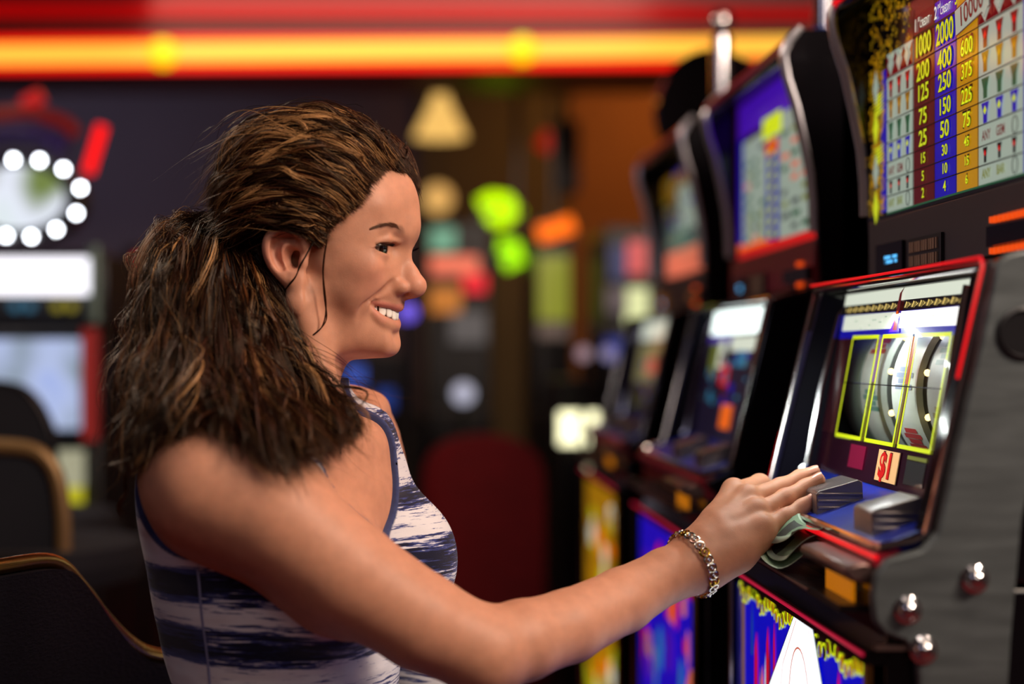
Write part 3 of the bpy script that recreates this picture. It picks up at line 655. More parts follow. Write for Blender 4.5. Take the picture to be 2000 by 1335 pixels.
s = MB(); s.box((at(1708, 0, DS).x, DS - 0.004, at(0, 1268, DS).z), (at(1792, 0, DS).x, DS + 0.004, at(0, 1260, DS).z), TAN); subm(s, 'ledge', plate, m1)
c = at(1998, 650, DS - 0.006); s = MB()
s.lathe([(0.0215, 0.0), (0.0215, 0.002), (0.0185, 0.003), (0.0175, 0.0005), (0.0, 0.0004)], c, (0, -1, 0), BLACK, 32)
subm(s, 'lever_socket', plate, m1, label='round black socket')

# banknotes stuffed in the tray of the nearest machine
NOTE = mat('banknote_green', srgb(112, 142, 112), 0.7, noise=0.3, nscale=90); NOTED = mat('banknote_ink', srgb(26, 34, 28), 0.7); NOTEL = mat('banknote_pale', srgb(176, 200, 178), 0.7)
def note(d0, x, z, tilt, curl, label, ph):
    s = MB(); nu, nv = 14, 6; L, Wd = 0.105, 0.045; P = {}
    for i in range(nu + 1):
        for j in range(nv + 1):
            u, v = i / nu, j / nv
            zz = z + 0.012 * math.sin(u * 5 + ph) * curl + 0.006 * math.sin(v * 4 + ph * 2 + u * 3) + v * tilt
            P[i, j] = (x + v * Wd * 0.75 + 0.004 * math.sin(u * 7 + ph), d0 - u * L + 0.004 * math.sin(v * 5 + ph), zz)
    for i in range(nu):
        for j in range(nv):
            m = NOTE
            if 5 <= i <= 7 and 1 <= j <= 3: m = NOTED
            elif j in (0, nv - 1) or i in (0, nu - 1): m = NOTEL
            s.quad([P[i, j], P[i + 1, j], P[i + 1, j + 1], P[i, j + 1]], m)
    o = s.build('banknote', smooth=True, angle=80)
    bm = bmesh.new(); bm.from_mesh(o.data); bmesh.ops.remove_doubles(bm, verts=bm.verts, dist=1e-5); bm.to_mesh(o.data); bm.free()
    sd = o.modifiers.new('thick', 'SOLIDIFY'); sd.thickness = 0.0003
    tag(o, label, 'banknote', 'banknotes in the tray')
note(1.590, 0.340, EYE - 0.1930, 0.010, 0.45, 'lowest green banknote, its dark portrait towards us, in the tray under the hand', 0.4)
note(1.575, 0.348, EYE - 0.1840, 0.016, 0.5, 'middle green banknote of the crumpled three in the tray', 1.3)
note(1.565, 0.351, EYE - 0.1740, 0.018, 0.4, 'topmost pale green banknote, folded just under the red lip', 2.2)
# ------------------------------------------------------------------ implicit surfaces (one continuous skin)
def spl(pts, rs, n=4):
    """smooth curve through the points, with its radii"""
    P = [np.array(list(p), float) for p in pts]; P = [2 * P[0] - P[1]] + P + [2 * P[-1] - P[-2]]; R = [rs[0]] + list(rs) + [rs[-1]]
    O, Q = [], []
    for i in range(1, len(P) - 2):
        for j in range(n):
            t = j / n
            f = lambda a, b, c, d: 0.5 * (2 * b + (c - a) * t + (2 * a - 5 * b + 4 * c - d) * t * t + (3 * b - a - 3 * c + d) * t ** 3)
            O.append(f(P[i - 1], P[i], P[i + 1], P[i + 2])); Q.append(float(f(R[i - 1], R[i], R[i + 1], R[i + 2])))
    O.append(P[-2]); Q.append(R[-2])
    return O, Q

class Field:
    def __init__(s): s.p = []
    def _put(s, kind, c, r, data, k, op): s.p.append((kind, np.array(c, float), r, data, k, op))
    def ell(s, c, r, M=None, k=0.01, op=1):
        """ellipsoid; M rows are its local axes"""
        s._put(0, c, max(r), (np.array(r, float), np.eye(3) if M is None else np.array(M, float)), k, op)
    def cone(s, a, b, ra, rb, k=0.01, op=1):
        a = np.array(a, float); b = np.array(b, float)
        s._put(1, (a + b) / 2, np.linalg.norm(b - a) / 2 + max(ra, rb), (a, b, ra, rb), k, op)
    def chain(s, pts, rs, k=0.01, op=1):
        """a bent limb: rounded cones joined edge to edge count as one primitive"""
        P = np.array([list(p) for p in pts], float); c = (P.min(0) + P.max(0)) / 2
        s._put(2, c, max(np.linalg.norm(p - c) for p in P) + max(rs), (P, list(rs)), k, op)
    def fit(s, pts, sig, reg=0.02):
        """gently shift the surface so that it passes through the given points"""
        P = np.array(pts); res = s.ev(P)
        A = np.exp(-((P[:, None] - P[None]) ** 2).sum(-1) / (2 * sig * sig)) + reg * np.eye(len(P))
        W_ = np.linalg.solve(A, res); c = (P.min(0) + P.max(0)) / 2
        s.p.append((3, c, max(np.linalg.norm(p - c) for p in P) + 5 * sig, (P, W_, sig), 0.0, 1))
    @staticmethod
    def _d(kind, data, x):
        if kind == 0:
            r, M = data[0], data[1]; q = (x - data[2]) @ M.T
            k0 = np.sqrt(((q / r) ** 2).sum(-1)); k1 = np.sqrt(((q / (r * r)) ** 2).sum(-1)) + 1e-9
            return k0 * (k0 - 1) / k1
        def seg(a, b, ra, rb):
            ab = b - a; t = np.clip(((x - a) @ ab) / (ab @ ab + 1e-12), 0, 1)
            q = x - a - t[..., None] * ab
            return np.sqrt((q * q).sum(-1)) - (ra + (rb - ra) * t)
        if kind == 1: return seg(*data)
        P, R = data; d = None
        for i in range(len(P) - 1):
            e = seg(P[i], P[i + 1], R[i], R[i + 1])
            if d is None: d = e
            else:
                kk = 0.006; h = np.maximum(kk - np.abs(d - e), 0) / kk; d = np.minimum(d, e) - h * h * kk / 4
        return d
    def ev(s, x, c=None, R=0.0):
        """values at points x; with c, R given only primitives near that block are used"""
        d = np.full(x.shape[:-1], 0.5)
        for kind, pc, pr, data, k, op in s.p:
            if c is not None and np.linalg.norm(pc - c) > pr * (1.3 if kind == 0 else 1.0) + R + k + 0.02:
                if op > 0:
                    pass
                continue
            if kind == 3:
                P, W_, sig = data
                g = (x * x).sum(-1)[..., None] + (P * P).sum(-1) - 2 * x @ P.T
                d = d - np.exp(-g / (2 * sig * sig)) @ W_
                continue
            if kind == 0: data = (data[0], data[1], pc)
            e = s._d(kind, data, x)
            if op > 0:
                h = np.maximum(k - np.abs(d - e), 0) / k; d = np.minimum(d, e) - h * h * k / 4
            else:
                e = -e; h = np.maximum(k - np.abs(d - e), 0) / k; d = np.maximum(d, e) + h * h * k / 4
        return d

def surface_nets(fn, lo, hi, h, nb=14):
    """fn(points, block centre, block radius) -> values; sparse blocks; returns verts, quads"""
    lo = np.array(lo, float); nx = np.ceil((np.array(hi) - lo) / h / nb).astype(int)
    rad = nb * h * math.sqrt(3) / 2
    g = np.arange(nb + 1)
    I, J, K = np.meshgrid(g, g, g, indexing='ij'); base = np.stack([I, J, K], -1)
    NXT = (nx * nb + 4).astype(np.int64)
    key = lambda ijk: ((ijk[..., 0].astype(np.int64) + 1) * NXT[1] + ijk[..., 1] + 1) * NXT[2] + ijk[..., 2] + 1
    VK, VP, QK = [], [], []
    # hierarchical coarse pass
    def coarse(b0, size):
        # b0 block index, size in blocks
        c = lo + (b0 + size / 2.0) * nb * h; R = size * rad
        v = float(fn(c[None, :], c, 1e9)[0])
        if abs(v) > R * 1.15 + 0.005: return
        if size == 1: blocks.append(b0); return
        hs = size // 2
        for i in range(2):
            for j in range(2):
                for k in range(2):
                    nb0 = b0 + np.array([i, j, k]) * hs
                    if (nb0 < nx).all(): coarse(nb0, hs)
    blocks = []
    S = 1
    while S < nx.max(): S *= 2
    coarse(np.zeros(3, int), S)
    for b in blocks:
        o = b * nb
        pts = lo + (base + o) * h; c = pts[nb // 2, nb // 2, nb // 2]
        v = fn(pts.reshape(-1, 3), c, rad + h).reshape(nb + 1, nb + 1, nb + 1)
        sg = v < 0
        if sg.all() or not sg.any(): continue
        # cells with a sign change
        cc = np.stack([sg[i:nb + i, j:nb + j, k:nb + k] for i in (0, 1) for j in (0, 1) for k in (0, 1)], -1)
        act = cc.any(-1) & ~cc.all(-1)
        ci = np.argwhere(act)
        if len(ci) == 0: continue
        acc = np.zeros((len(ci), 3)); cnt = np.zeros(len(ci))
        cor = [(i, j, k) for i in (0, 1) for j in (0, 1) for k in (0, 1)]
        for a in range(8):
            for ax in range(3):
                if cor[a][ax]: continue
                bb = list(cor[a]); bb[ax] = 1
                A = ci + cor[a]; B = ci + bb
                va = v[A[:, 0], A[:, 1], A[:, 2]]; vb = v[B[:, 0], B[:, 1], B[:, 2]]
                m = (va < 0) != (vb < 0); t = np.where(m, va / (va - vb + 1e-30), 0)
                p = A + (B - A) * t[:, None]; acc[m] += p[m]; cnt[m] += 1
        VK.append(key(ci + o)); VP.append(lo + (acc / cnt[:, None] + o) * h)
        # edges owned by this block
        for ax in range(3):
            sl0 = [slice(0, nb)] * 3; sl1 = [slice(0, nb)] * 3; sl1[ax] = slice(1, nb + 1)
            s0, s1 = sg[tuple(sl0)], sg[tuple(sl1)]
            e = np.argwhere(s0 != s1)
            if len(e) == 0: continue
            flip = s0[e[:, 0], e[:, 1], e[:, 2]]
            u, w = (ax + 1) % 3, (ax + 2) % 3
            du = np.zeros(3, int); du[u] = 1; dw = np.zeros(3, int); dw[w] = 1
            G = e + o
            q = np.stack([key(G - du - dw), key(G - dw), key(G), key(G - du)], -1)
            q[~flip] = q[~flip][:, ::-1]
            QK.append(q)
    VK = np.concatenate(VK); VP = np.concatenate(VP); QK = np.concatenate(QK)
    od = np.argsort(VK); VK = VK[od]; VP = VP[od]
    idx = np.clip(np.searchsorted(VK, QK), 0, len(VK) - 1); ok = (VK[idx] == QK).all(-1)
    if not ok.all():      # a cell missed by rounding at a block border: close it at its centre
        miss = np.unique(QK[VK[idx] != QK]); kk = miss % NXT[2]; jj = (miss // NXT[2]) % NXT[1]; ii = miss // NXT[2] // NXT[1]
        VK = np.concatenate([VK, miss]); VP = np.concatenate([VP, lo + (np.stack([ii, jj, kk], -1) - 0.5) * h])
        od = np.argsort(VK); VK = VK[od]; VP = VP[od]; idx = np.searchsorted(VK, QK); ok = (VK[idx] == QK).all(-1)
    return VP, idx[ok]

def smooth_verts(V, Q, it=2, lam=0.5):
    for _ in range(it):
        acc = np.zeros_like(V); cnt = np.zeros(len(V))
        for a, b in ((0, 1), (1, 2), (2, 3), (3, 0)):
            np.add.at(acc, Q[:, a], V[Q[:, b]]); np.add.at(cnt, Q[:, a], 1)
            np.add.at(acc, Q[:, b], V[Q[:, a]]); np.add.at(cnt, Q[:, b], 1)
        V = V + lam * (acc / np.maximum(cnt, 1)[:, None] - V)
    return V

def mesh_object(name, V, Q, materials, parent=None, attrs=None, smooth=True):
    me = bpy.data.meshes.new(name); n, q = len(V), len(Q); k = Q.shape[1]
    me.vertices.add(n); me.vertices.foreach_set('co', np.asarray(V, np.float32).ravel())
    me.loops.add(q * k); me.loops.foreach_set('vertex_index', np.asarray(Q, np.int32).ravel())
    me.polygons.add(q); me.polygons.foreach_set('loop_start', np.arange(q, dtype=np.int32) * k)
    try: me.polygons.foreach_set('loop_total', np.full(q, k, np.int32))
    except Exception: pass
    me.polygons.foreach_set('use_smooth', np.full(q, smooth))
    for m in materials: me.materials.append(m)
    for an, vals in (attrs or {}).items():
        if vals.ndim == 1:
            a = me.attributes.new(an, 'FLOAT', 'POINT'); a.data.foreach_set('value', vals.astype(np.float32))
        else:
            a = me.attributes.new(an, 'FLOAT_COLOR', 'POINT'); c = np.ones((n, 4), np.float32); c[:, :3] = vals; a.data.foreach_set('color', c.ravel())
    me.update(calc_edges=True); me.validate()
    o = bpy.data.objects.new(name, me); COL.objects.link(o)
    if parent: o.parent = parent
    return o

# ------------------------------------------------------------------ the woman
PSI = math.radians(20)
HF = np.array([math.cos(PSI), -math.sin(PSI), 0]); HL = np.array([math.sin(PSI), math.cos(PSI), 0]); HU = np.array([0, 0, 1.0])
HO = np.array([(628 - CX) / F * 1.57, 1.57, EYE + (CY - 510) / F * 1.57])
def hl(px, py, b, da=0.0):
    """point of the head seen at (px, py) whose sideways distance from the middle of the face is b (negative: her right)"""
    q = (px - CX) / F; c, s_ = math.cos(PSI), math.sin(PSI)
    a = (q * (HO[1] + b * c) - HO[0] - b * s_) / (c + q * s_) + da
    P = HO + a * HF + b * HL
    P0 = HO + (a - da) * HF + b * HL
    P[2] = EYE + (CY - py) / F * P0[1]
    return P
def mir(P):
    """mirror a head point through the middle plane of the face"""
    d = (P - HO) @ HL
    return P - 2 * d * HL
def hloc(a, b, c): return HO + a * HF + b * HL + c * HU
def rot_axes(n):
    """head axes nodded forward by n radians"""
    f = HF * math.cos(n) - HU * math.sin(n); u = HU * math.cos(n) + HF * math.sin(n)
    return [f, HL, u]
def w(px, py, d): return np.array(at(px, py, d))

PT = math.radians(25)
TF = np.array([math.cos(PT), -math.sin(PT), 0]); TL = np.array([math.sin(PT), math.cos(PT), 0])
TC = np.array([-0.125, 1.55, EYE])
def T(f, l, z): return TC + f * TF + l * TL + np.array([0, 0, z])
TAX = [TF, TL, HU]

head = Field()
N10 = rot_axes(math.radians(12))
both = lambda p: (p, mir(p))
head.ell(hloc(0.0, 0, 0.050), (0.097, 0.073, 0.086), N10, 0.01)
head.ell(hloc(0.040, 0, -0.005), (0.050, 0.056, 0.076), rot_axes(math.radians(8)), 0.03)
head.ell(hl(752, 615, 0, -0.026), (0.033, 0.030, 0.038), rot_axes(math.radians(12)), 0.02)
for sd in (0, 1):
    m_ = (lambda p: p) if sd == 0 else mir
    head.chain([m_(hl(600, 560, -0.054)), m_(hl(610, 612, -0.043)), m_(hl(680, 662, -0.025)), m_(hl(748, 672, -0.010))], [0.008, 0.010, 0.010, 0.011], 0.03)
    head.cone(m_(hl(640, 520, -0.058)), m_(hl(722, 525, -0.042)), 0.008, 0.009, 0.02)       # cheek bone
    head.ell(m_(hl(727, 552, -0.035, -0.010)), (0.018, 0.015, 0.018), N10, 0.018)           # raised cheek of the smile
    head.cone(m_(hl(738, 454, -0.040, -0.010)), m_(hl(803, 452, -0.008, -0.012)), 0.007, 0.0075, 0.018)   # brow
head.ell(hl(764, 678, 0, -0.006), (0.0125, 0.015, 0.0115), N10, 0.014)                   # chin
# nose
head.chain([hl(803, 478, 0, -0.009), hl(804, 505, 0, -0.008), hl(809, 530, 0, -0.006), hl(815, 556, 0, -0.003)], [0.0060, 0.0058, 0.0068, 0.0092], 0.010)
LM = [hl(*p) for p in ((797, 342, 0), (810, 368, 0), (817, 400, 0), (820, 430, 0), (817, 456, 0), (806, 480, 0), (804, 500, 0), (814, 522, 0), (825, 541, 0), (793, 580, 0), (782, 592, 0), (774, 612, 0), (768, 638, 0), (763, 654, 0), (769, 672, 0), (754, 694, 0), (725, 697, 0), (690, 698, 0))]
for p in ((790, 530, -0.0095), (781, 508, -0.0125), (772, 530, -0.019), (756, 532, -0.029), (733, 548, -0.0445), (700, 560, -0.0530), (668, 525, -0.0620), (650, 570, -0.0590), (622, 520, -0.0660),
          (690, 600, -0.0480), (708, 610, -0.0385), (722, 622, -0.0290), (745, 648, -0.0190), (738, 668, -0.0200), (700, 668, -0.0330), (692, 690, -0.0230), (655, 640, -0.0450), (640, 672, -0.0370), (606, 612, -0.0510), (614, 640, -0.0460),
          (735, 588, -0.0290), (762, 590, -0.0170), (778, 590, -0.0080), (750, 632, -0.0170),
          (700, 430, -0.0590), (660, 440, -0.0660), (740, 400, -0.0480), (775, 400, -0.0300), (790, 440, -0.0200), (760, 438, -0.0370), (730, 445, -0.0490), (706, 480, -0.0560), (660, 485, -0.0660)):
    LM += list(both(hl(*p)))
head.fit(LM, 0.012)
head.ell(hl(818, 560, 0, -0.003), (0.0095, 0.0088, 0.0085), N10, 0.006)
EYE_R = 0.0121
eye_c = hl(758, 485, -0.0315); eye_c = eye_c - HF * (EYE_R + 0.0008)
for sd in (0, 1):
    m_ = (lambda p: p) if sd == 0 else mir
    c = m_(eye_c)
    head.ell(c + HF * 0.018 + HU * 0.001, (0.0110, 0.0165, 0.0105), N10, 0.012, -1)          # socket
    head.ell(c, (EYE_R + 0.0016,) * 3, None, 0.005)                                          # lids over the eyeball
    head.chain([m_(hl(736, 472, -0.0425, -0.0005)), m_(hl(758, 467, -0.033, 0.0003)), m_(hl(778, 472, -0.0180, -0.0005))], [0.0012, 0.0016, 0.0012], 0.006)   # fold above the lid
    head.ell(m_(hl(777, 560, -0.0132)), (0.0108, 0.0060, 0.0074), N10, 0.0035)
    head.cone(m_(hl(793, 576, -0.0062)), m_(hl(799, 570, -0.0058)), 0.0026, 0.0020, 0.003, -1)
head.cone(hl(803, 570, 0), hl(790, 577, 0), 0.0042, 0.0035, 0.006)
# crease from nostril to the corner of the mouth
for sd in (0, 1):
    m_ = (lambda p: p) if sd == 0 else mir
    head.chain(*spl([m_(hl(764, 549, -0.0205, 0.0022)), m_(hl(746, 567, -0.0270, 0.0028)), m_(hl(720, 581, -0.0350, 0.0032)), m_(hl(700, 600, -0.041, 0.0042)), m_(hl(694, 635, -0.0405, 0.004))], [0.0004, 0.0005, 0.0004, 0.0003, 0.0002]), 0.0045, -1)
# mouth: opening, then lips
LU = [hl(716, 588, -0.0295, -0.0005), hl(744, 590, -0.0225, -0.0016), hl(768, 593, -0.0120, -0.0030), hl(783, 597, -0.0030, -0.0044)]
LL = [hl(717, 592, -0.0295, -0.0005), hl(736, 615, -0.0235, -0.0018), hl(756, 629, -0.0150, -0.0032), hl(772, 634, -0.0040, -0.0046)]
MO = [hl(720, 591, -0.0290, 0.001), hl(736, 601, -0.0240, 0.0018), hl(756, 609, -0.0140, 0.002), hl(774, 615, 0, 0.003)]
full = lambda pts: pts + [mir(p) for p in pts[::-1]]
mo7 = MO + [mir(p) for p in MO[2::-1]]
head.chain(*spl(mo7, [0.0020, 0.0056, 0.0070, 0.0074, 0.0070, 0.0056, 0.0020]), 0.002, -1)
head.chain(*spl([p - HF * 0.007 for p in mo7[1:-1]], [0.0040, 0.0076, 0.0088, 0.0076, 0.0040]), 0.002, -1)
LUR = [0.0006, 0.0011, 0.0017, 0.0020]; LLR = [0.0006, 0.0018, 0.0026, 0.0029]
LU_, LUR_ = spl(full(LU), LUR + LUR[::-1]); LL_, LLR_ = spl(full(LL), LLR + LLR[::-1])
head.chain(LU_, LUR_, 0.0020)
head.chain(LL_, LLR_, 0.0022)
# ears
for sd in (0, 1):
    m_ = (lambda p: p) if sd == 0 else mir
    head.ell(m_(hl(560, 500, -0.0735)), (0.0170, 0.0045, 0.0255), rot_axes(math.radians(-20)), 0.006)
    head.chain(*spl([m_(hl(*p)) for p in ((596, 500, -.0715), (597, 480, -.0730), (585, 463, -.0760), (565, 452, -.079), (543, 453, -.0815), (528, 466, -.0835), (524, 488, -.0845), (531, 512, -.0835), (546, 533, -.0800), (566, 546, -.0765))],
               [0.0016, 0.0024, 0.0030, 0.0034, 0.0036, 0.0036, 0.0034, 0.0030, 0.0030, 0.0034]), 0.003)
    head.chain(*spl([m_(hl(*p)) for p in ((570, 464, -.0775), (552, 480, -.080), (547, 504, -.080), (558, 526, -.0775), (576, 530, -.0755))], [0.0018, 0.0024, 0.0026, 0.0026, 0.0022]), 0.004)
    head.ell(m_(hl(573, 506, -0.0785)), (0.0085, 0.0100, 0.0120), rot_axes(math.radians(-20)), 0.003, -1)
    head.chain(*spl([m_(hl(*p)) for p in ((583, 474, -.0790), (563, 463, -.0820), (545, 466, -.0845), (537, 484, -.0860), (541, 508, -.0850), (552, 526, -.0825))], [0.0014, 0.0020, 0.0022, 0.0022, 0.0018, 0.0012]), 0.002, -1)
    head.ell(m_(hl(592, 512, -0.0730)), (0.0045, 0.0036, 0.0065), None, 0.005)
    head.ell(m_(hl(582, 541, -0.0735)), (0.0065, 0.0046, 0.0075), None, 0.005)

body = Field(); body.p = list(head.p)
# neck
body.chain([w(598, 560, 1.578), w(578, 660, 1.575), w(556, 770, 1.56)], [0.046, 0.048, 0.052], 0.010)
body.cone(w(585, 600, 1.505), w(664, 806, 1.515), 0.010, 0.009, 0.03)
body.cone(w(630, 690, 1.56), w(618, 760, 1.55), 0.018, 0.018, 0.02)
torso = Field()
torso.ell(T(0.012, 0, -0.215), (0.098, 0.136, 0.175), TAX, 0.05)
torso.cone(T(-0.012, -0.118, -0.105), T(-0.015, 0.125, -0.10), 0.054, 0.055, 0.05)            # shoulder girdle
torso.ell(T(-0.020, -0.070, -0.165), (0.070, 0.066, 0.10), TAX, 0.04)                         # shoulder blades
torso.ell(T(-0.020, 0.070, -0.165), (0.070, 0.066, 0.10), TAX, 0.04)
torso.ell(T(0.048, 0, -0.135), (0.056, 0.120, 0.080), TAX, 0.04)
for sd in (-1, 1): torso.ell(T(0.087, sd * 0.070, -0.205), (0.058, 0.062, 0.064), TAX, 0.025)
torso.ell(T(0.012, 0, -0.38), (0.086, 0.118, 0.15), TAX, 0.05)
torso.ell(T(-0.02, 0, -0.52), (0.120, 0.165, 0.12), TAX, 0.06)
body.p += torso.p
nshoulder = w(408, 955, 1.405)
body.cone(w(545, 800, 1.55), w(430, 905, 1.43), 0.045, 0.040, 0.06)                          # trapezius
body.cone(T(-0.02, 0.035, -0.055), T(-0.01, 0.13, -0.082), 0.038, 0.034, 0.035)
body.cone(T(0.085, -0.02, -0.085), T(0.03, -0.13, -0.055), 0.007, 0.008, 0.03)               # collar bones
body.cone(T(0.085, 0.02, -0.085), T(0.035, 0.14, -0.055), 0.007, 0.008, 0.03)
# far arm, hanging, hand on the thigh
body.chain([T(-0.01, 0.165, -0.095), w(716, 1000, 1.74), w(745, 1250, 1.77)], [0.052, 0.043, 0.037], 0.035)
body.chain([w(745, 1250, 1.77), T(0.20, 0.19, -0.44), T(0.32, 0.13, -0.455)], [0.036, 0.030, 0.022], 0.012)
body.ell(T(0.37, 0.11, -0.458), (0.045, 0.038, 0.013), TAX, 0.02)
for i in range(4): body.chain([T(0.39, 0.135 - i * 0.018, -0.458), T(0.43, 0.13 - i * 0.019, -0.460), T(0.46, 0.125 - i * 0.019, -0.470)], [0.009, 0.008, 0.0065], 0.004)
body.chain([T(0.34, 0.08, -0.46), T(0.37, 0.055, -0.465), T(0.40, 0.045, -0.47)], [0.012, 0.010, 0.008], 0.008)
body.fit([w(672, 722, 1.556), w(664, 742, 1.556), w(659, 765, 1.553), w(705, 753, 1.68), w(738, 775, 1.70), w(764, 810, 1.705), w(784, 860, 1.71), w(796, 920, 1.715),
          w(278, 990, 1.485), w(294, 1090, 1.49), w(312, 1190, 1.50), w(332, 1280, 1.51), w(880, 1085, 1.565), w(866, 1035, 1.565)], 0.030, 0.05)
UPPER = body.p[len(head.p):]
# near arm
body.chain([nshoulder, w(545, 1017, 1.392), w(672, 1118, 1.388), w(822, 1213, 1.392), w(945, 1272, 1.398)], [0.054, 0.0520, 0.0470, 0.0420, 0.0375], 0.035)
body.chain([w(945, 1272, 1.398), w(1020, 1250, 1.415), w(1110, 1222, 1.44), w(1215, 1172, 1.475), w(1300, 1124, 1.505), w(1348, 1098, 1.52)], [0.0375, 0.0355, 0.0325, 0.0295, 0.0255, 0.0240], 0.012)
# near hand
BKN = np.array([-0.25, -0.50, 0.83])
WR = w(1348, 1098, 1.52)
MCP = [w(1434, 962, 1.592), w(1462, 974, 1.572), w(1479, 1002, 1.552), w(1490, 1034, 1.536)]
for i, mcp in enumerate(MCP):
    a = WR + (np.array([(0.012, 0.014, 0.012), (0.004, 0.006, 0.006), (0.0, -0.002, -0.002), (-0.002, -0.008, -0.008)][i]))
    body.chain([a, (a + mcp) / 2 + np.array([0, 0, -0.002]), mcp], [0.0195, 0.0160, [0.0125, 0.0118, 0.0110, 0.0110][i]], 0.014)
body.chain([w(1385, 1108, 1.515), w(1440, 1078, 1.528), w(1488, 1046, 1.536)], [0.020, 0.0185, 0.0130], 0.012)
body.chain([w(1400, 1070, 1.56), w(1450, 1030, 1.60), w(1470, 1000, 1.60)], [0.020, 0.018, 0.014], 0.012)   # thumb side of the palm
FING = [
    ([MCP[0], w(1484, 944, 1.625), w(1522, 962, 1.648), w(1545, 980, 1.652)], [0.0108, 0.0094, 0.0078, 0.0066]),
    ([MCP[1], w(1524, 951, 1.592), w(1564, 932, 1.600), w(1590, 922, 1.598)], [0.0112, 0.0086, 0.0076, 0.0066]),
    ([MCP[2], w(1534, 972, 1.567), w(1574, 951, 1.577), w(1599, 936, 1.575)], [0.0108, 0.0086, 0.0076, 0.0066]),
    ([MCP[3], w(1536, 1009, 1.545), w(1567, 989, 1.552), w(1587, 975, 1.550)], [0.0104, 0.0080, 0.0070, 0.0060])]
for P_, R_ in FING: body.chain(P_, R_, 0.0035)
for i in range(4): body.ell(MCP[i] + BKN * 0.0045, (0.0098,) * 3, None, 0.008)
for i in range(4): body.chain([WR + BKN * 0.016 + (MCP[i] - WR) * 0.25, (WR + MCP[i]) / 2 + BKN * 0.0135, MCP[i] + BKN * 0.008], [0.0040, 0.0042, 0.0038], 0.010)
for P_, R_ in FING[1:]:
    body.ell(P_[1], (R_[1] * 1.03,) * 3, None, 0.003)
body.chain([w(1395, 1088, 1.56), w(1445, 1070, 1.60), w(1492, 1050, 1.622), w(1520, 1030, 1.63)], [0.016, 0.0125, 0.0100, 0.0075], 0.008)   # thumb, under the palm
for px_, py_, dd_ in ((1440, 968, 1.57), (1452, 990, 1.556)): pass

lo = np.array([-0.34, 1.28, 0.55]); hi = np.array([0.44, 1.90, 1.51])
#BOUNDS
H_BODY = 0.0024 if QUICK else 0.0016
def nets(fn, lo, hi, h): return surface_nets(fn, lo, hi, h)

# opening between the lids
for sd in (0, 1):
    m_ = (lambda p: p) if sd == 0 else mir
    LP = [(-0.0122, 0.0050, 0.0008, 0.0003), (-0.0085, 0.0100, 0.0006, 0.0009), (-0.0030, 0.0128, 0.0002, 0.0014), (0.0030, 0.0130, -0.0004, 0.0014), (0.0068, 0.0117, -0.0010, 0.0005)]
    body.chain(*spl([m_(eye_c + HL * l + HF * f + HU * u) for l, f, u, r in LP], [q[3] for q in LP]), 0.0008, -1)

V, Q = nets(lambda x, c, R: body.ev(x, c, R), lo, hi, H_BODY)
V = smooth_verts(V, Q, 1, 0.4)
# tints of the skin itself: lips, cheeks, knuckles, nails; under-eye shade painted in
tint = np.ones((len(V), 3)) * np.array([0.54, 0.250, 0.152])
def near(chain_pts, rs): 
    f = Field(); f.chain(chain_pts, rs); return f.ev(V)
def blend(mask, col):
    global tint
    m = np.clip(mask, 0, 1)[:, None]; tint = tint * (1 - m) + np.array(col) * m
hz = np.linalg.norm(V - HO, axis=1)
blush = np.exp(-(np.linalg.norm(V - hl(728, 548, -0.045), axis=1) / 0.022) ** 2) + np.exp(-(np.linalg.norm(V - mir(hl(728, 548, -0.045)), axis=1) / 0.022) ** 2)
blend(blush * 0.35, (0.66, 0.25, 0.17))
nosem = np.exp(-(np.linalg.norm(V - hl(818, 560, 0), axis=1) / 0.014) ** 2); blend(nosem * 0.35, (0.68, 0.26, 0.18))
ear = np.exp(-(np.linalg.norm(V - hl(545, 490, -0.085), axis=1) / 0.022) ** 2); blend(ear * 0.45, (0.70, 0.25, 0.17))
lip = np.minimum(near(LU_, LUR_), near(LL_, LLR_))
blend(np.clip((0.0006 - lip) / 0.0007, 0, 1) * 0.85, (0.60, 0.17, 0.14))
mo = near(MO + [mir(p) for p in MO[2::-1]], [0.0018, 0.0048, 0.0062, 0.0066, 0.0062, 0.0048, 0.0018])
browc = [hl(726, 446, -0.0500), hl(742, 441, -0.0440), hl(762, 440, -0.0350), hl(780, 447, -0.0230), hl(789, 457, -0.0150)]
for f_ in (lambda p: p, mir):
    bd = near([f_(p) for p in browc], [0.0003, 0.0008, 0.0014, 0.0020, 0.0016]); blend(np.clip((0.0016 - bd) / 0.0022, 0, 1) * 0.6, (0.16, 0.07, 0.045))
    bd = near([f_(hl(*p)) for p in ((730, 488, -0.043), (745, 499, -0.036), (765, 498, -0.025))], [0.001, 0.002, 0.001]); blend(np.clip((0.003 - bd) / 0.004, 0, 1) * 0.22, (0.42, 0.17, 0.12))  # second tint: shadow under the eye, put into the skin colour
inside = (np.linalg.norm(V - hl(740, 610, 0, -0.012), axis=1) < 0.024) & (lip > 0.0008) & (mo < 0.0035) & (((V - hl(770, 612, 0)) @ HF) < -0.001)
blend(inside * 0.9, (0.16, 0.03, 0.025))
for P_, R_ in FING[1:]:
    for j in (1, 2): blend(np.exp(-(np.linalg.norm(V - (P_[j] + np.array([-0.002, -0.003, R_[j]])), axis=1) / 0.006) ** 2) * 0.35, (0.60, 0.25, 0.16))

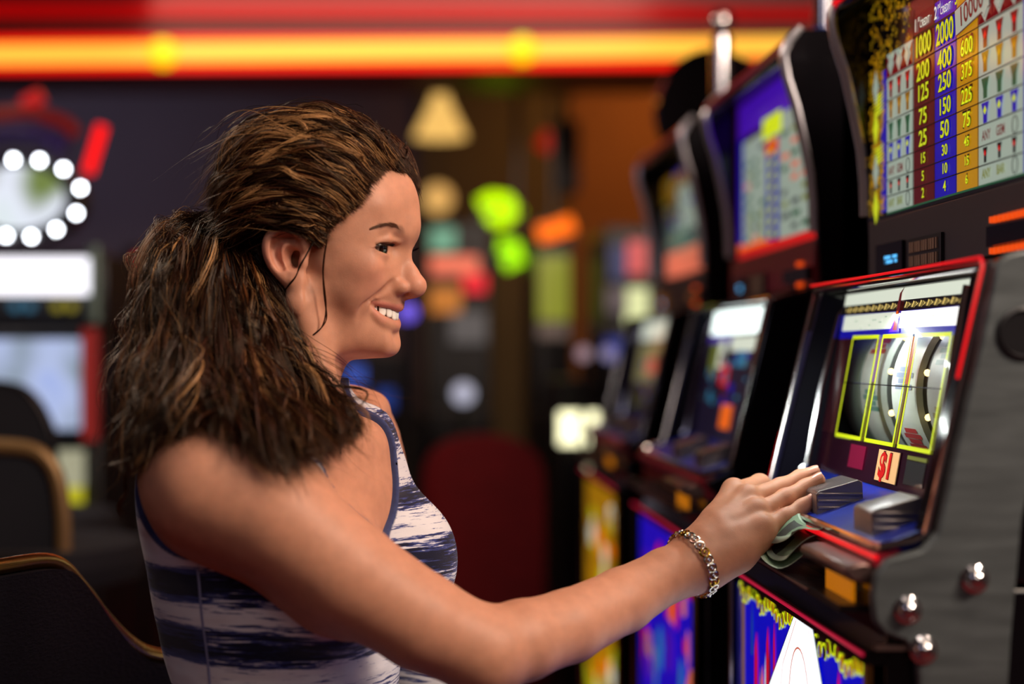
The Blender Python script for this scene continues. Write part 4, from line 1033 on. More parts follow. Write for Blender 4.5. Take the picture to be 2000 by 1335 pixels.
SKIN = bpy.data.materials.new('skin'); SKIN.use_nodes = True
nt = SKIN.node_tree; b = nt.nodes['Principled BSDF']
at_ = nt.nodes.new('ShaderNodeAttribute'); at_.attribute_name = 'tint'
tc = nt.nodes.new('ShaderNodeTexCoord')
n1 = nt.nodes.new('ShaderNodeTexNoise'); n1.inputs['Scale'].default_value = 85; n1.inputs['Detail'].default_value = 6
n2 = nt.nodes.new('ShaderNodeTexNoise'); n2.inputs['Scale'].default_value = 900; n2.inputs['Detail'].default_value = 3
nt.links.new(tc.outputs['Object'], n1.inputs['Vector']); nt.links.new(tc.outputs['Object'], n2.inputs['Vector'])
mr = nt.nodes.new('ShaderNodeMapRange'); mr.inputs[3].default_value = 0.80; mr.inputs[4].default_value = 1.20
nt.links.new(n1.outputs['Fac'], mr.inputs[0])
vm = nt.nodes.new('ShaderNodeVectorMath'); vm.operation = 'SCALE'
nt.links.new(at_.outputs['Color'], vm.inputs[0]); nt.links.new(mr.outputs[0], vm.inputs['Scale'])
nt.links.new(vm.outputs[0], b.inputs['Base Color'])
b.inputs['Roughness'].default_value = 0.50; b.inputs['Specular IOR Level'].default_value = 0.36
b.inputs['Subsurface Weight'].default_value = 0.22; b.inputs['Subsurface Radius'].default_value = (1.0, 0.35, 0.18); b.inputs['Subsurface Scale'].default_value = 0.008
bp = nt.nodes.new('ShaderNodeBump'); bp.inputs['Strength'].default_value = 0.22; bp.inputs['Distance'].default_value = 0.0006
nt.links.new(n2.outputs['Fac'], bp.inputs['Height']); nt.links.new(bp.outputs[0], b.inputs['Normal'])

person = mesh_object('person', V, Q, [SKIN], attrs={'tint': tint})
tag(person, 'smiling woman with wavy brown ponytail and striped tank top, reaching to a slot machine', 'person')

# eyes
EYEW = mat('eye_white', srgb(150, 128, 118), 0.15, coat=0.6); IRIS = mat('iris', srgb(34, 18, 12), 0.15, coat=0.8); PUP = mat('pupil', srgb(8, 6, 6), 0.08, coat=1.0)
for sd in (0, 1):
    c = eye_c if sd == 0 else mir(eye_c)
    look = HF * 0.93 - HL * 0.16 - HU * 0.14; look /= np.linalg.norm(look)
    s = MB(); n_, r_ = 28, EYE_R
    prof = []; 
    for i in range(20):
        a = math.pi * i / 19; prof.append((r_ * math.sin(a), -r_ * math.cos(a)))
    cap_ = lambda a0, a1: [(r_ * math.sin(a0 + (a1 - a0) * q / 8), r_ * math.cos(a0 + (a1 - a0) * q / 8)) for q in range(9)]
    s.lathe(cap_(3.1415, 1.8)[:-1] + cap_(1.8, 0.74), c, look, EYEW, 28); s.lathe(cap_(0.74, 0.30), c, look, IRIS, 28); s.lathe(cap_(0.30, 0.0), c, look, PUP, 28)
    o = s.build('eye', angle=80); o.parent = person
# teeth: an arch of separate upper teeth
TOOTH = mat('tooth', srgb(250, 242, 230), 0.18, coat=0.5)
arch = []
for i in range(13):
    t = (i - 6) / 6.0
    bb = 0.0225 * t
    arch.append(bb)
cen = hl(776, 609, 0, -0.0022)
s = MB()
x_ = -0.0235
ws = [0.0058, 0.0062, 0.0066, 0.0062, 0.0080]; ws = ws + ws[::-1]
hs = [0.0090, 0.0110, 0.0130, 0.0130, 0.0140]; hs = hs + hs[::-1]
pos = -sum(ws) / 2
for wd, hh in zip(ws, hs):
    m_b = pos + wd / 2; pos += wd
    f_off = -1 * (abs(m_b) / 0.0335) ** 2 * 0.028
    slope = -2 * m_b / 0.0335 ** 2 * 0.028
    tdir = HL + HF * slope; tdir /= np.linalg.norm(tdir); nd = np.cross(tdir, HU); nd = nd if nd @ HF > 0 else -nd
    c = cen + HL * m_b * 0.94 + HF * f_off + HU * (0.0050 - hh / 2 + abs(m_b) * 0.22)
    vs_ = []; nn = 7
    for i in range(nn + 1):
        for j in range(nn + 1):
            u = -1 + 2 * i / nn; v = -1 + 2 * j / nn
            # rounded rectangle, thick in the middle
            k_ = max(abs(u), abs(v)); l_ = (abs(u) ** 4 + abs(v) ** 4) ** 0.25 + 1e-9; sc = k_ / l_
            uu, vv = u * sc, v * sc
            vs_.append(c + tdir * uu * wd * 0.56 + HU * vv * hh * 0.5 + nd * (0.0018 * (1 - 0.5 * uu * uu - 0.3 * vv * vv)))
    k0 = len(vs_)
    s.add(vs_, [(i * (nn + 1) + j, (i + 1) * (nn + 1) + j, (i + 1) * (nn + 1) + j + 1, i * (nn + 1) + j + 1) for i in range(nn) for j in range(nn)], TOOTH)
o = s.build('teeth', angle=80); o.parent = person
sd_ = o.modifiers.new('thick', 'SOLIDIFY'); sd_.thickness = 0.0015; sd_.offset = 0

# nails
NAIL = mat('nail', srgb(206, 146, 124), 0.25, coat=0.4)
for P_, R_ in FING[1:]:
    ax_ = P_[3] - P_[2]; ax_ /= np.linalg.norm(ax_); nn_ = BKN - ax_ * (BKN @ ax_); nn_ /= np.linalg.norm(nn_); sd_v = np.cross(ax_, nn_)
    c0 = P_[3] + ax_ * (R_[3] * 0.1); s = MB(); vs_ = []
    for i in range(7):
        for j in range(7):
            u, v = -1 + i / 3.0, -1 + j / 3.0; an = u * 0.85; rr_ = R_[3] + 0.0003
            vs_.append(c0 + ax_ * (v * 0.0052 * (1 - 0.25 * u * u)) + (nn_ * math.cos(an) + sd_v * math.sin(an)) * (rr_ - 0.0009 * max(0, v) ** 2))
    s.add(vs_, [(i * 7 + j, (i + 1) * 7 + j, (i + 1) * 7 + j + 1, i * 7 + j + 1) for i in range(6) for j in range(6)], NAIL)
    o = s.build('fingernail', angle=80); o.parent = person

# tank top: follows the torso, cut out at neck and arms
neck_c, neck_r = T(0.115, -0.028, -0.020), np.array([0.22, 0.070, 0.152])
arm_c, arm_r = [T(-0.005, -0.205, -0.088), T(0.02, 0.160, -0.080)], [np.array([0.105, 0.105, 0.105]), np.array([0.10, 0.104, 0.085])]
def ellv(x, c, r):
    q = (x - c) @ np.array(TAX).T; k0 = np.sqrt(((q / r) ** 2).sum(-1)); k1 = np.sqrt(((q / (r * r)) ** 2).sum(-1)) + 1e-9
    return k0 * (k0 - 1) / k1
def mask(x):
    m = -ellv(x, neck_c, neck_r)
    for c, r_ in zip(arm_c, arm_r): m = np.maximum(m, -ellv(x, c, r_))
    m = np.maximum(m, x[..., 2] - (EYE - 0.024))
    m = np.maximum(m, (EYE - 0.50) - x[..., 2])
    return m
top_f = Field(); top_f.p = list(UPPER)
def topfn(x, c, R):
    d = top_f.ev(x, c, R) - 0.0055
    return np.maximum(d, mask(x))
V2, Q2 = nets(topfn, lo, hi, 0.0030 if QUICK else 0.0020)
V2 = smooth_verts(V2, Q2, 2, 0.5)
edge = np.maximum(-ellv(V2, neck_c, neck_r), np.maximum(-ellv(V2, arm_c[0], arm_r[0]), -ellv(V2, arm_c[1], arm_r[1])))
edge = np.clip((edge + 0.0045) / 0.0015, 0, 1)
ql = (V2 - TC) @ np.array(TAX).T
FAB = bpy.data.materials.new('tank_top_print'); FAB.use_nodes = True
nt = FAB.node_tree; b = nt.nodes['Principled BSDF']; b.inputs['Roughness'].default_value = 0.85; b.inputs['Specular IOR Level'].default_value = 0.2
b.inputs['Sheen Weight'].default_value = 0.2
L = nt.links.new; N = nt.nodes.new
sp = N('ShaderNodeAttribute'); sp.attribute_name = 'panel'          # torso coordinates of the cloth
def math_(op, a, b_=None, c=None):
    n = N('ShaderNodeMath'); n.operation = op
    for i, v in enumerate((a, b_, c)):
        if v is None: continue
        if isinstance(v, (int, float)): n.inputs[i].default_value = v
        else: L(v, n.inputs[i])
    return n.outputs[0]
sx = N('ShaderNodeSeparateXYZ'); L(sp.outputs['Vector'], sx.inputs[0])
mp = N('ShaderNodeMapping'); mp.inputs['Scale'].default_value = (9, 9, 170); L(sp.outputs['Vector'], mp.inputs[0])
st_n = N('ShaderNodeTexNoise'); st_n.inputs['Scale'].default_value = 2.2; st_n.inputs['Detail'].default_value = 4; st_n.inputs['Roughness'].default_value = 0.7; L(mp.outputs[0], st_n.inputs['Vector'])
mp2 = N('ShaderNodeMapping'); mp2.inputs['Scale'].default_value = (3, 3, 28); L(sp.outputs['Vector'], mp2.inputs[0])
big = N('ShaderNodeTexNoise'); big.inputs['Scale'].default_value = 1.6; big.inputs['Detail'].default_value = 2; L(mp2.outputs[0], big.inputs['Vector'])
wv = math_('SINE', math_('MULTIPLY', sx.outputs['Z'], 2 * math.pi / 0.062))
back = math_('LESS_THAN', sx.outputs['X'], 0.0)
shade = math_('ADD', math_('MULTIPLY', wv, 0.30), math_('MULTIPLY', math_('SUBTRACT', big.outputs['Fac'], 0.5), 1.8))
streak = math_('MULTIPLY', math_('SUBTRACT', st_n.outputs['Fac'], 0.5), math_('MULTIPLY_ADD', back, -2.4, 3.6))
val = math_('ADD', math_('ADD', shade, streak), 0.5)
cr = N('ShaderNodeValToRGB'); L(val, cr.inputs[0])
cr.color_ramp.elements[0].position = 0.12; cr.color_ramp.elements[0].color = srgb(14, 16, 40)
cr.color_ramp.elements[1].position = 0.66; cr.color_ramp.elements[1].color = srgb(214, 212, 216)
e = cr.color_ramp.elements.new(0.22); e.color = srgb(40, 48, 104)
e = cr.color_ramp.elements.new(0.46); e.color = srgb(66, 76, 132)
e = cr.color_ramp.elements.new(0.54); e.color = srgb(196, 196, 208)
ed = N('ShaderNodeAttribute'); ed.attribute_name = 'edge'
mx = N('ShaderNodeMix'); mx.data_type = 'RGBA'; L(ed.outputs['Fac'], mx.inputs[0]); L(cr.outputs[0], mx.inputs[6]); mx.inputs[7].default_value = srgb(52, 60, 100); L(mx.outputs[2], b.inputs['Base Color'])
wn = N('ShaderNodeTexNoise'); wn.inputs['Scale'].default_value = 1400; tcx = N('ShaderNodeTexCoord'); L(tcx.outputs['Object'], wn.inputs['Vector'])
fold = N('ShaderNodeTexNoise'); fold.inputs['Scale'].default_value = 9; mpf = N('ShaderNodeMapping'); mpf.inputs['Scale'].default_value = (1, 1, 2.5); L(sp.outputs['Vector'], mpf.inputs[0]); L(mpf.outputs[0], fold.inputs['Vector'])
bb_ = N('ShaderNodeBump'); bb_.inputs['Strength'].default_value = 0.3; bb_.inputs['Distance'].default_value = 0.0008; L(wn.outputs['Fac'], bb_.inputs['Height'])
b2 = N('ShaderNodeBump'); b2.inputs['Strength'].default_value = 0.5; b2.inputs['Distance'].default_value = 0.02; L(fold.outputs['Fac'], b2.inputs['Height']); L(bb_.outputs[0], b2.inputs['Normal']); L(b2.outputs[0], b.inputs['Normal'])
top = mesh_object('tank_top', V2, Q2, [FAB], person, {'panel': ql, 'edge': edge})
# seam down the side
s = MB(); pts = []
for i in range(40):
    z = -0.19 - i * 0.0072
    x = T(0.0, -0.25, z)
    lo_, hi_ = 0.0, 0.2
    for _ in range(24):
        mid = (lo_ + hi_) / 2
        if top_f.ev((x + TL * mid)[None, :])[0] - 0.0055 > 0: lo_ = mid
        else: hi_ = mid
    pts.append(x + TL * (lo_ - 0.0003))
s.tube([Vector(p) for p in pts], 0.0012, mat('seam', srgb(120, 124, 160), 0.8), 6)
o = s.build('side_seam'); o.parent = top

# bracelet of oval links round the wrist
BR = mat('bracelet_steel', srgb(214, 208, 198), 0.22, 1.0); BRG = mat('bracelet_gold', srgb(200, 160, 60), 0.18, 1.0)
ca, cb = w(1300, 1124, 1.505), w(1348, 1098, 1.52)
ax = (cb - ca) / np.linalg.norm(cb - ca); axv = Vector(ax); cc = w(1353, 1101, 1.519)
ax2 = (axv + Vector((0.28, 0, 0.10))).normalized()
u_ = ax2.cross(Vector((0, 1, 0))).normalized(); v_ = ax2.cross(u_).normalized()
s = MB()
nl = 26
for i in range(nl):
    a0 = 2 * math.pi * i / nl
    ctr = Vector(cc) + u_ * math.cos(a0) * 0.0325 + v_ * math.sin(a0) * 0.0320
    tdir = (-u_ * math.sin(a0) + v_ * math.cos(a0)).normalized(); od = (u_ * math.cos(a0) + v_ * math.sin(a0)).normalized()
    m_ = BRG if i % 4 == 1 else BR
    ring_ = [ctr + tdir * 0.0042 * math.cos(t) + ax2 * 0.0048 * math.sin(t) for t in [2 * math.pi * q / 10 for q in range(10)]]
    s.tube(ring_, 0.0012, m_, 6, closed=True)
    s.ball(ctr + od * 0.0006, 0.0020, m_, 8)
o = s.build('bracelet', label='silver and gold link bracelet'); o.parent = person
# ------------------------------------------------------------------ hair, brows, lashes
hr = np.random.RandomState(11)
def strand_mesh(name, strands, radii, cols, material, parent, sides=3):
    """strands: list of (n, 3) arrays -> one mesh of thin tapering tubes"""
    VV, QQ, CC = [], [], []; base = 0
    byn = {}
    for i, st in enumerate(strands): byn.setdefault(len(st), []).append(i)
    for n, ids in byn.items():
        P = np.stack([strands[i] for i in ids]); m = len(ids)
        Tn = np.gradient(P, axis=1); Tn /= np.linalg.norm(Tn, axis=-1, keepdims=True) + 1e-12
        up = np.array([0.3, -0.9, 0.2]); U = np.cross(Tn, up); U /= np.linalg.norm(U, axis=-1, keepdims=True) + 1e-12; W_ = np.cross(Tn, U)
        t = np.linspace(0, 1, n); taper = (np.clip(t / 0.04, 0.35, 1) * np.clip((1 - t) / 0.25, 0.12, 1))[None, :]
        R = np.array([radii[i] for i in ids])[:, None] * taper
        ring = [P + (U * math.cos(a) + W_ * math.sin(a)) * R[..., None] for a in [2 * math.pi * k / sides for k in range(sides)]]
        A = np.stack(ring, 2).reshape(-1, 3)                       # (m, n, sides)
        idx = np.arange(m * n * sides).reshape(m, n, sides) + base
        q = np.stack([idx[:, :-1], np.roll(idx, -1, 2)[:, :-1], np.roll(idx, -1, 2)[:, 1:], idx[:, 1:]], -1).reshape(-1, 4)
        VV.append(A); QQ.append(q); base += len(A)
        c = np.array([cols[i] for i in ids]); 
        CC.append(np.repeat(c, n * sides, 0))
    return mesh_object(name, np.concatenate(VV), np.concatenate(QQ), [material], parent, {'tint': np.concatenate(CC)})

HAIR = bpy.data.materials.new('hair'); HAIR.use_nodes = True
nt = HAIR.node_tree; b = nt.nodes['Principled BSDF']
a_ = nt.nodes.new('ShaderNodeAttribute'); a_.attribute_name = 'tint'; nt.links.new(a_.outputs['Color'], b.inputs['Base Color'])
b.inputs['Roughness'].default_value = 0.30; b.inputs['Specular IOR Level'].default_value = 0.48; b.inputs['Specular Tint'].default_value = (1.0, 0.8, 0.6, 1)
DK, MD, LT, BL = np.array(srgb(20, 10, 7)[:3]), np.array(srgb(58, 27, 14)[:3]), np.array(srgb(106, 60, 31)[:3]), np.array(srgb(204, 152, 98)[:3])
def hair_col(bias=0.0):
    u = hr.rand() + bias
    c = DK if u < 0.46 else (MD if u < 0.82 else (LT if u < 0.94 else BL))
    return c * hr.uniform(0.75, 1.25)

def catmull(P, n):
    P = np.asarray(P, float); P = np.vstack([2 * P[0] - P[1], P, 2 * P[-1] - P[-2]]); m = len(P) - 3
    t = np.linspace(0, m - 1e-9, n); i = t.astype(int); f = (t - i)[:, None]
    a, b_, c, d = P[i], P[i + 1], P[i + 2], P[i + 3]
    return 0.5 * (2 * b_ + (c - a) * f + (2 * a - 5 * b_ + 4 * c - d) * f * f + (3 * b_ - a - 3 * c + d) * f ** 3)

def lock(guides, count, n=26, wave=0.004, wl=4.0, spread=0.0, bias=0.0, rad=(0.00016, 0.00030), clump=0.5, fly=0.0, tipspread=1.0, short=0.0):
    """strands between guide curves; guides is a list of point lists of equal length (a fan); neighbours share their waves in clumps"""
    G = np.array(guides, float)                                    # (g, k, 3)
    res = []
    ncl = max(1, count // 22)
    for c in range(ncl):
        u = hr.rand() * (len(G) - 1); i = min(int(u), len(G) - 2) if len(G) > 1 else 0
        base = G[i] * (1 - (u - i)) + G[i + 1] * (u - i) if len(G) > 1 else G[0]
        ctr = catmull(base, n); t = np.linspace(0, 1, n)
        ph, ph2, amp, w_ = hr.rand() * 6.28, hr.rand() * 6.28, wave * hr.uniform(0.4, 1.5), wl * hr.uniform(0.7, 1.3)
        env = np.clip(t * 2.5, 0, 1)
        d1 = hr.normal(size=3); d1 /= np.linalg.norm(d1); d2 = hr.normal(size=3); d2 /= np.linalg.norm(d2)
        off = (np.sin(w_ * 6.28 * t + ph)[:, None] * d1 + np.cos(w_ * 0.8 * 6.28 * t + ph2)[:, None] * d2) * (amp * env)[:, None]
        jit = hr.normal(size=3) * spread * 0.5
        ccol = hair_col(bias); cut = 1 - short * hr.rand()
        if cut < 1: ctr = catmull(base, 80)[:int(80 * cut)]; ctr = catmull(ctr[::max(1, len(ctr) // 12)], n)
        for k in range(22):
            j = hr.normal(size=3) * spread; jt = hr.normal(size=3) * spread * tipspread
            st = ctr + off + jit + j * clump * (1 - t)[:, None] + jt * clump * t[:, None]
            if fly and hr.rand() < fly:
                dd = hr.normal(size=3); st = st + dd * (t ** 2)[:, None] * hr.uniform(0.004, 0.02) + hr.normal(size=3) * 0.003 * np.sin(t * hr.uniform(4, 14))[:, None]
            res.append((st, hr.uniform(*rad), (ccol * 0.7 + hair_col(bias) * 0.3) * hr.uniform(0.6, 1.4)))
    return res
ALL = []
def P_(px, py, d): return w(px, py, d)
# depth of the near side of the head at a pixel: slightly outside the skull
def skull(px, py, lift=0.006, near=True):
    """point on the hair dome over the skull seen at (px, py)"""
    ray = np.array([(px - CX) / F, 1.0, (CY - py) / F]); org = np.array([0, 0, EYE])
    M = np.array(N10); c = hloc(-0.004, 0, 0.048); r = np.array([0.099, 0.074, 0.088]) + lift
    o = (org - c) @ M.T / r; d = ray @ M.T / r
    A, B, C_ = d @ d, 2 * o @ d, o @ o - 1; disc = B * B - 4 * A * C_
    if disc < 0:
        t = -B / (2 * A); p = org + ray * t
    else:
        t = (-B - math.sqrt(disc)) / (2 * A) if near else (-B + math.sqrt(disc)) / (2 * A); p = org + ray * t
    return p
TIE = w(440, 452, 1.585)
# 1. hair swept back over the near side: rows of guides from the hairline to the tie
rows = [  # (hairline start, mid, mid, near tie) in pixels with lift
    [(628, 478, .004), (600, 455, .007), (545, 440, .010), (490, 448, .012), (452, 458, .012)],
    [(634, 445, .004), (600, 425, .009), (540, 415, .013), (480, 430, .014), (448, 452, .012)],
    [(664, 418, .004), (620, 390, .011), (550, 375, .016), (480, 398, .018), (440, 440, .014)],
    [(698, 398, .004), (650, 355, .012), (570, 330, .020), (480, 352, .024), (425, 420, .018)],
    [(722, 350, .004), (670, 305, .014), (590, 280, .024), (490, 305, .030), (420, 400, .022)],
    [(742, 328, .005), (690, 275, .016), (600, 252, .022), (500, 272, .028), (425, 372, .026)],
    [(762, 320, .006), (712, 258, .018), (630, 234, .020), (520, 250, .026), (436, 345, .026)],
]
G1 = [[skull(x, y, l) for x, y, l in r] for r in rows]
for i in range(len(G1) - 1):
    ALL += lock([G1[i], G1[i + 1]], 1500, n=24, wave=0.0045, wl=1.6, spread=0.0035, bias=0.02, clump=0.7, fly=0.05)
    ALL += lock([[p + (p - HO) / np.linalg.norm(p - HO) * 0.004 for p in g] for g in (G1[i], G1[i + 1])], 500, n=24, wave=0.008, wl=1.4, spread=0.0028, bias=0.16, clump=0.6, fly=0.10)
for i in range(len(G1) - 1):      # loose wavy streaks on top of the swept hair
    ALL += lock([[p + (p - HO) / np.linalg.norm(p - HO) * 0.006 for p in g] for g in (G1[i], G1[i + 1])], 180, n=30, wave=0.010, wl=1.3, spread=0.0012, bias=0.18, clump=0.6, fly=0.25)
# 2. crown and far side, over the top silhouette
cr = [
    [hloc(0.088, -0.010, 0.086), hloc(0.066, -0.016, 0.113), hloc(0.020, -0.020, 0.139), hloc(-0.045, -0.018, 0.132), hloc(-0.108, -0.010, 0.080)],
    [hloc(0.090, 0.010, 0.082), hloc(0.067, 0.010, 0.114), hloc(0.020, 0.010, 0.141), hloc(-0.045, 0.010, 0.134), hloc(-0.110, 0.000, 0.080)],
    [hloc(0.086, 0.030, 0.074), hloc(0.068, 0.038, 0.112), hloc(0.015, 0.045, 0.138), hloc(-0.050, 0.040, 0.128), hloc(-0.102, 0.010, 0.070)],
    [hloc(0.080, 0.050, 0.058), hloc(0.058, 0.062, 0.100), hloc(0.005, 0.070, 0.118), hloc(-0.055, 0.060, 0.105), hloc(-0.100, 0.015, 0.055)],
    [hloc(0.062, 0.064, 0.030), hloc(0.035, 0.076, 0.060), hloc(-0.010, 0.082, 0.070), hloc(-0.060, 0.066, 0.060), hloc(-0.098, 0.015, 0.045)],
    [hloc(0.030, 0.074, 0.000), hloc(0.000, 0.082, 0.030), hloc(-0.040, 0.078, 0.035), hloc(-0.075, 0.050, 0.035), hloc(-0.098, 0.010, 0.035)]]
for i in range(len(cr) - 1):
    ALL += lock([cr[i], cr[i + 1]], 1300, n=24, wave=0.0045, wl=2.0, spread=0.0035, bias=-0.02, clump=0.7, fly=0.06)
ALL += lock([G1[-1], cr[0]], 1500, n=24, wave=0.0045, wl=1.8, spread=0.0035, bias=0.0, clump=0.7, fly=0.06)
# fine baby hair softening the hairline
bh = [[hl(632, 470, -0.071, 0.001)] + G1[0][1:3], [hl(642, 440, -0.067, 0.001)] + G1[1][1:3], [hl(674, 416, -0.061, 0.001)] + G1[2][1:3], [hl(708, 396, -0.055, 0.001)] + G1[3][1:3], [hl(733, 352, -0.047, 0.001)] + G1[4][1:3], [hl(752, 334, -0.038, 0.001)] + G1[5][1:3]]
for i in range(5): ALL += lock([bh[i], bh[i + 1]], 330, n=16, wave=0.001, wl=1.0, spread=0.0026, bias=0.0, rad=(0.00007, 0.00013), clump=0.9)
# short curly wisps along the front edge
for (x, y) in ((790, 300), (786, 286), (778, 280), (765, 270), (752, 262), (735, 252), (720, 243), (700, 232), (700, 232), (720, 245), (745, 262)):
    for q in range(3):
        c = hl(x + hr.normal() * 6, y + hr.normal() * 5, hr.uniform(-0.02, 0.02), -0.004); r_ = hr.uniform(0.003, 0.008)
        ph = hr.rand() * 6.28
        pts = [c - HF * 0.012 * (1 - k / 7) + (HF * math.cos(ph + k * 0.8) + HU * math.sin(ph + k * 0.8)) * r_ * (0.5 + k / 12) + HL * 0.001 * k for k in range(8)]
        ALL += lock([pts, [p + HL * 0.004 for p in pts]], 42, n=22, wave=0.001, spread=0.0011, bias=-0.15, clump=0.6)
for (x, y) in ((440, 312), (428, 335), (412, 362), (416, 395), (470, 262), (425, 405)):
    c = w(x + 8, y, 1.57); r_ = hr.uniform(0.005, 0.009); ph = hr.uniform(2, 4)
    pts = [c + np.array([0.02, 0, 0.0]) * (1 - k / 7) + (np.array([math.cos(ph + k * 0.7), 0.2, math.sin(ph + k * 0.7)])) * r_ for k in range(8)]
    ALL += lock([pts, [p + np.array([0, 0.006, 0.002]) for p in pts]], 66, n=22, wave=0.0015, spread=0.0016, bias=-0.15, clump=0.7)
# 3. hair behind the ear and at the nape, gathered up to the tie
nape = [[hl(523, 500, -0.066), hl(512, 478, -0.072), hl(480, 455, -0.062), TIE + np.array([0.01, -0.01, 0])],
        [hl(540, 560, -0.058), hl(515, 520, -0.066), hl(480, 480, -0.050), TIE + np.array([0.005, -0.01, -0.005])],
        [hl(515, 600, -0.045), hl(490, 550, -0.048), hl(465, 500, -0.035), TIE + np.array([0, -0.008, -0.01])],
        [hl(490, 620, -0.020), hl(470, 560, -0.025), hl(450, 505, -0.018), TIE + np.array([-0.004, 0, -0.01])],
        [hl(500, 620, 0.020), hl(470, 560, 0.020), hl(450, 505, 0.012), TIE + np.array([-0.004, 0.006, -0.008])]]
for i in range(len(nape) - 1): ALL += lock([nape[i], nape[i + 1]], 1000, n=22, wave=0.003, wl=2.0, spread=0.003, bias=-0.12, clump=0.8, fly=0.05)
# 4. the ponytail: fan of locks from the tie down over the near shoulder
def tail(pts, count, **k):
    g = [[w(x, y, d) for x, y, d in pts]]
    g.append([p + np.array([0.006, -0.008, 0.0]) for p in g[0]])
    return lock(g, count, **k)
TL_ = [
    [(436, 446, 1.575), (372, 440, 1.56), (318, 475, 1.53), (288, 580, 1.49), (262, 720, 1.46), (262, 850, 1.44), (240, 940, 1.43)],
    [(438, 448, 1.575), (366, 452, 1.55), (322, 520, 1.50), (296, 640, 1.46), (286, 780, 1.42), (272, 880, 1.40), (255, 930, 1.40)],
    [(438, 450, 1.57), (380, 465, 1.54), (345, 560, 1.48), (330, 680, 1.43), (312, 790, 1.40), (290, 860, 1.385), (275, 905, 1.38)],
    [(440, 450, 1.57), (398, 478, 1.53), (375, 580, 1.47), (362, 690, 1.42), (350, 770, 1.385), (335, 820, 1.37), (318, 860, 1.365)],
    [(442, 452, 1.57), (412, 492, 1.52), (405, 600, 1.46), (400, 700, 1.42), (408, 765, 1.385), (408, 810, 1.37), (392, 845, 1.365)],
    [(444, 454, 1.57), (430, 505, 1.52), (440, 610, 1.46), (450, 705, 1.43), (480, 785, 1.39), (518, 860, 1.355), (550, 945, 1.34)],
    [(446, 456, 1.57), (448, 510, 1.53), (470, 610, 1.48), (500, 700, 1.45), (545, 790, 1.41), (595, 860, 1.365), (632, 925, 1.35)],
    [(448, 458, 1.57), (464, 510, 1.54), (500, 600, 1.50), (545, 690, 1.48), (600, 770, 1.46), (650, 840, 1.42), (690, 885, 1.41)],
    [(450, 460, 1.57), (480, 510, 1.54), (522, 600, 1.50), (575, 700, 1.49), (640, 775, 1.475), (690, 820, 1.455), (702, 872, 1.445)],
]
for i in range(len(TL_) - 1):
    g0 = [w(*p) for p in TL_[i]]; g1 = [w(*p) for p in TL_[i + 1]]
    ALL += lock([g0, g1], 2300, n=34, wave=0.0085, wl=1.7, spread=0.0044, bias=-0.02, clump=0.8, fly=0.07, tipspread=0.40, short=0.14)
    back = [[p + np.array([0.0, 0.030, -0.002]) * min(1, k / 2) for k, p in enumerate(g)] for g in (g0, g1)]
    ALL += lock(back, 900, n=30, wave=0.006, wl=2.2, spread=0.006, bias=-0.3, clump=0.9, fly=0.05, tipspread=0.6, short=0.3)
for i in range(1, 9):    # loose lighter waves over the ponytail
    ALL += tail([(x, y, d - 0.012) for x, y, d in TL_[i]], 132, n=36, wave=0.012, wl=2.0, spread=0.0014, bias=0.0, fly=0.25, tipspread=1.0, short=0.25)
for i in (0, 1, 2):      # loose outer waves at the back
    ALL += tail([(x - 8, y, d) for x, y, d in TL_[i]], 500, n=34, wave=0.012, wl=3.0, spread=0.006, bias=0.05, fly=0.35, tipspread=1.2, short=0.3)
for i in (6, 7, 8):
    ALL += tail([(x + 4, y, d - 0.01) for x, y, d in TL_[i]], 260, n=34, wave=0.010, wl=2.6, spread=0.0035, bias=0.08, fly=0.15, tipspread=0.7, short=0.15)
ALL += tail([(262, 850, 1.44), (240, 925, 1.43), (228, 985, 1.43), (232, 1010, 1.43)], 42, n=20, wave=0.004, spread=0.003, tipspread=1.5)
# 5. single loose strands by the ear and cheek
S1 = [[hl(640, 470, -0.073), hl(632, 530, -0.074), hl(637, 600, -0.068), hl(628, 640, -0.068), hl(600, 662, -0.070), hl(570, 668, -0.072)],
      [hl(636, 462, -0.073), hl(630, 520, -0.075), hl(640, 590, -0.069), hl(638, 625, -0.069), hl(618, 652, -0.070), hl(590, 664, -0.071)]]
ALL += lock(S1, 44, n=30, wave=0.0005, spread=0.0004, bias=-0.1, clump=0.7)
S2 = [[hl(612, 470, -0.078), hl(588, 510, -0.086), hl(570, 545, -0.084), hl(545, 572, -0.076), hl(520, 582, -0.070)], [hl(614, 470, -0.078), hl(592, 512, -0.086), hl(574, 548, -0.084), hl(548, 574, -0.076), hl(524, 584, -0.070)]]
ALL += lock(S2, 44, n=26, wave=0.0005, spread=0.0004, bias=-0.1, clump=0.7)
print('strands', len(ALL))
# 6. dark hair mass under the strands so nothing shows through
hf = Field()
hf.ell(hloc(-0.012, 0, 0.058), (0.096, 0.074, 0.092), N10, 0.01)
hf.ell(hloc(-0.050, 0, 0.078), (0.058, 0.066, 0.066), N10, 0.02)
hf.cone(hloc(-0.075, 0, 0.010), TIE + np.array([0.02, 0, 0]), 0.040, 0.016, 0.03)
hf.cone(hl(500, 560, -0.02), hl(470, 490, -0.02), 0.030, 0.020, 0.02)
capV, capQ = nets(lambda x, c, R: np.maximum(hf.ev(x, c, R), np.maximum(((x - hl(690, 400, 0)) @ (HF * 0.80 - HU * 0.60)), ((x - hl(610, 462, 0)) @ (HF * 0.50 - HU * 0.866)) - 0.01)), HO - np.array([0.2, 0.14, 0.12]), HO + np.array([0.16, 0.14, 0.20]), 0.004)
HAIRD = mat('hair_mass', srgb(34, 20, 15), 0.7, noise=0.3, nscale=60)
tf = Field()
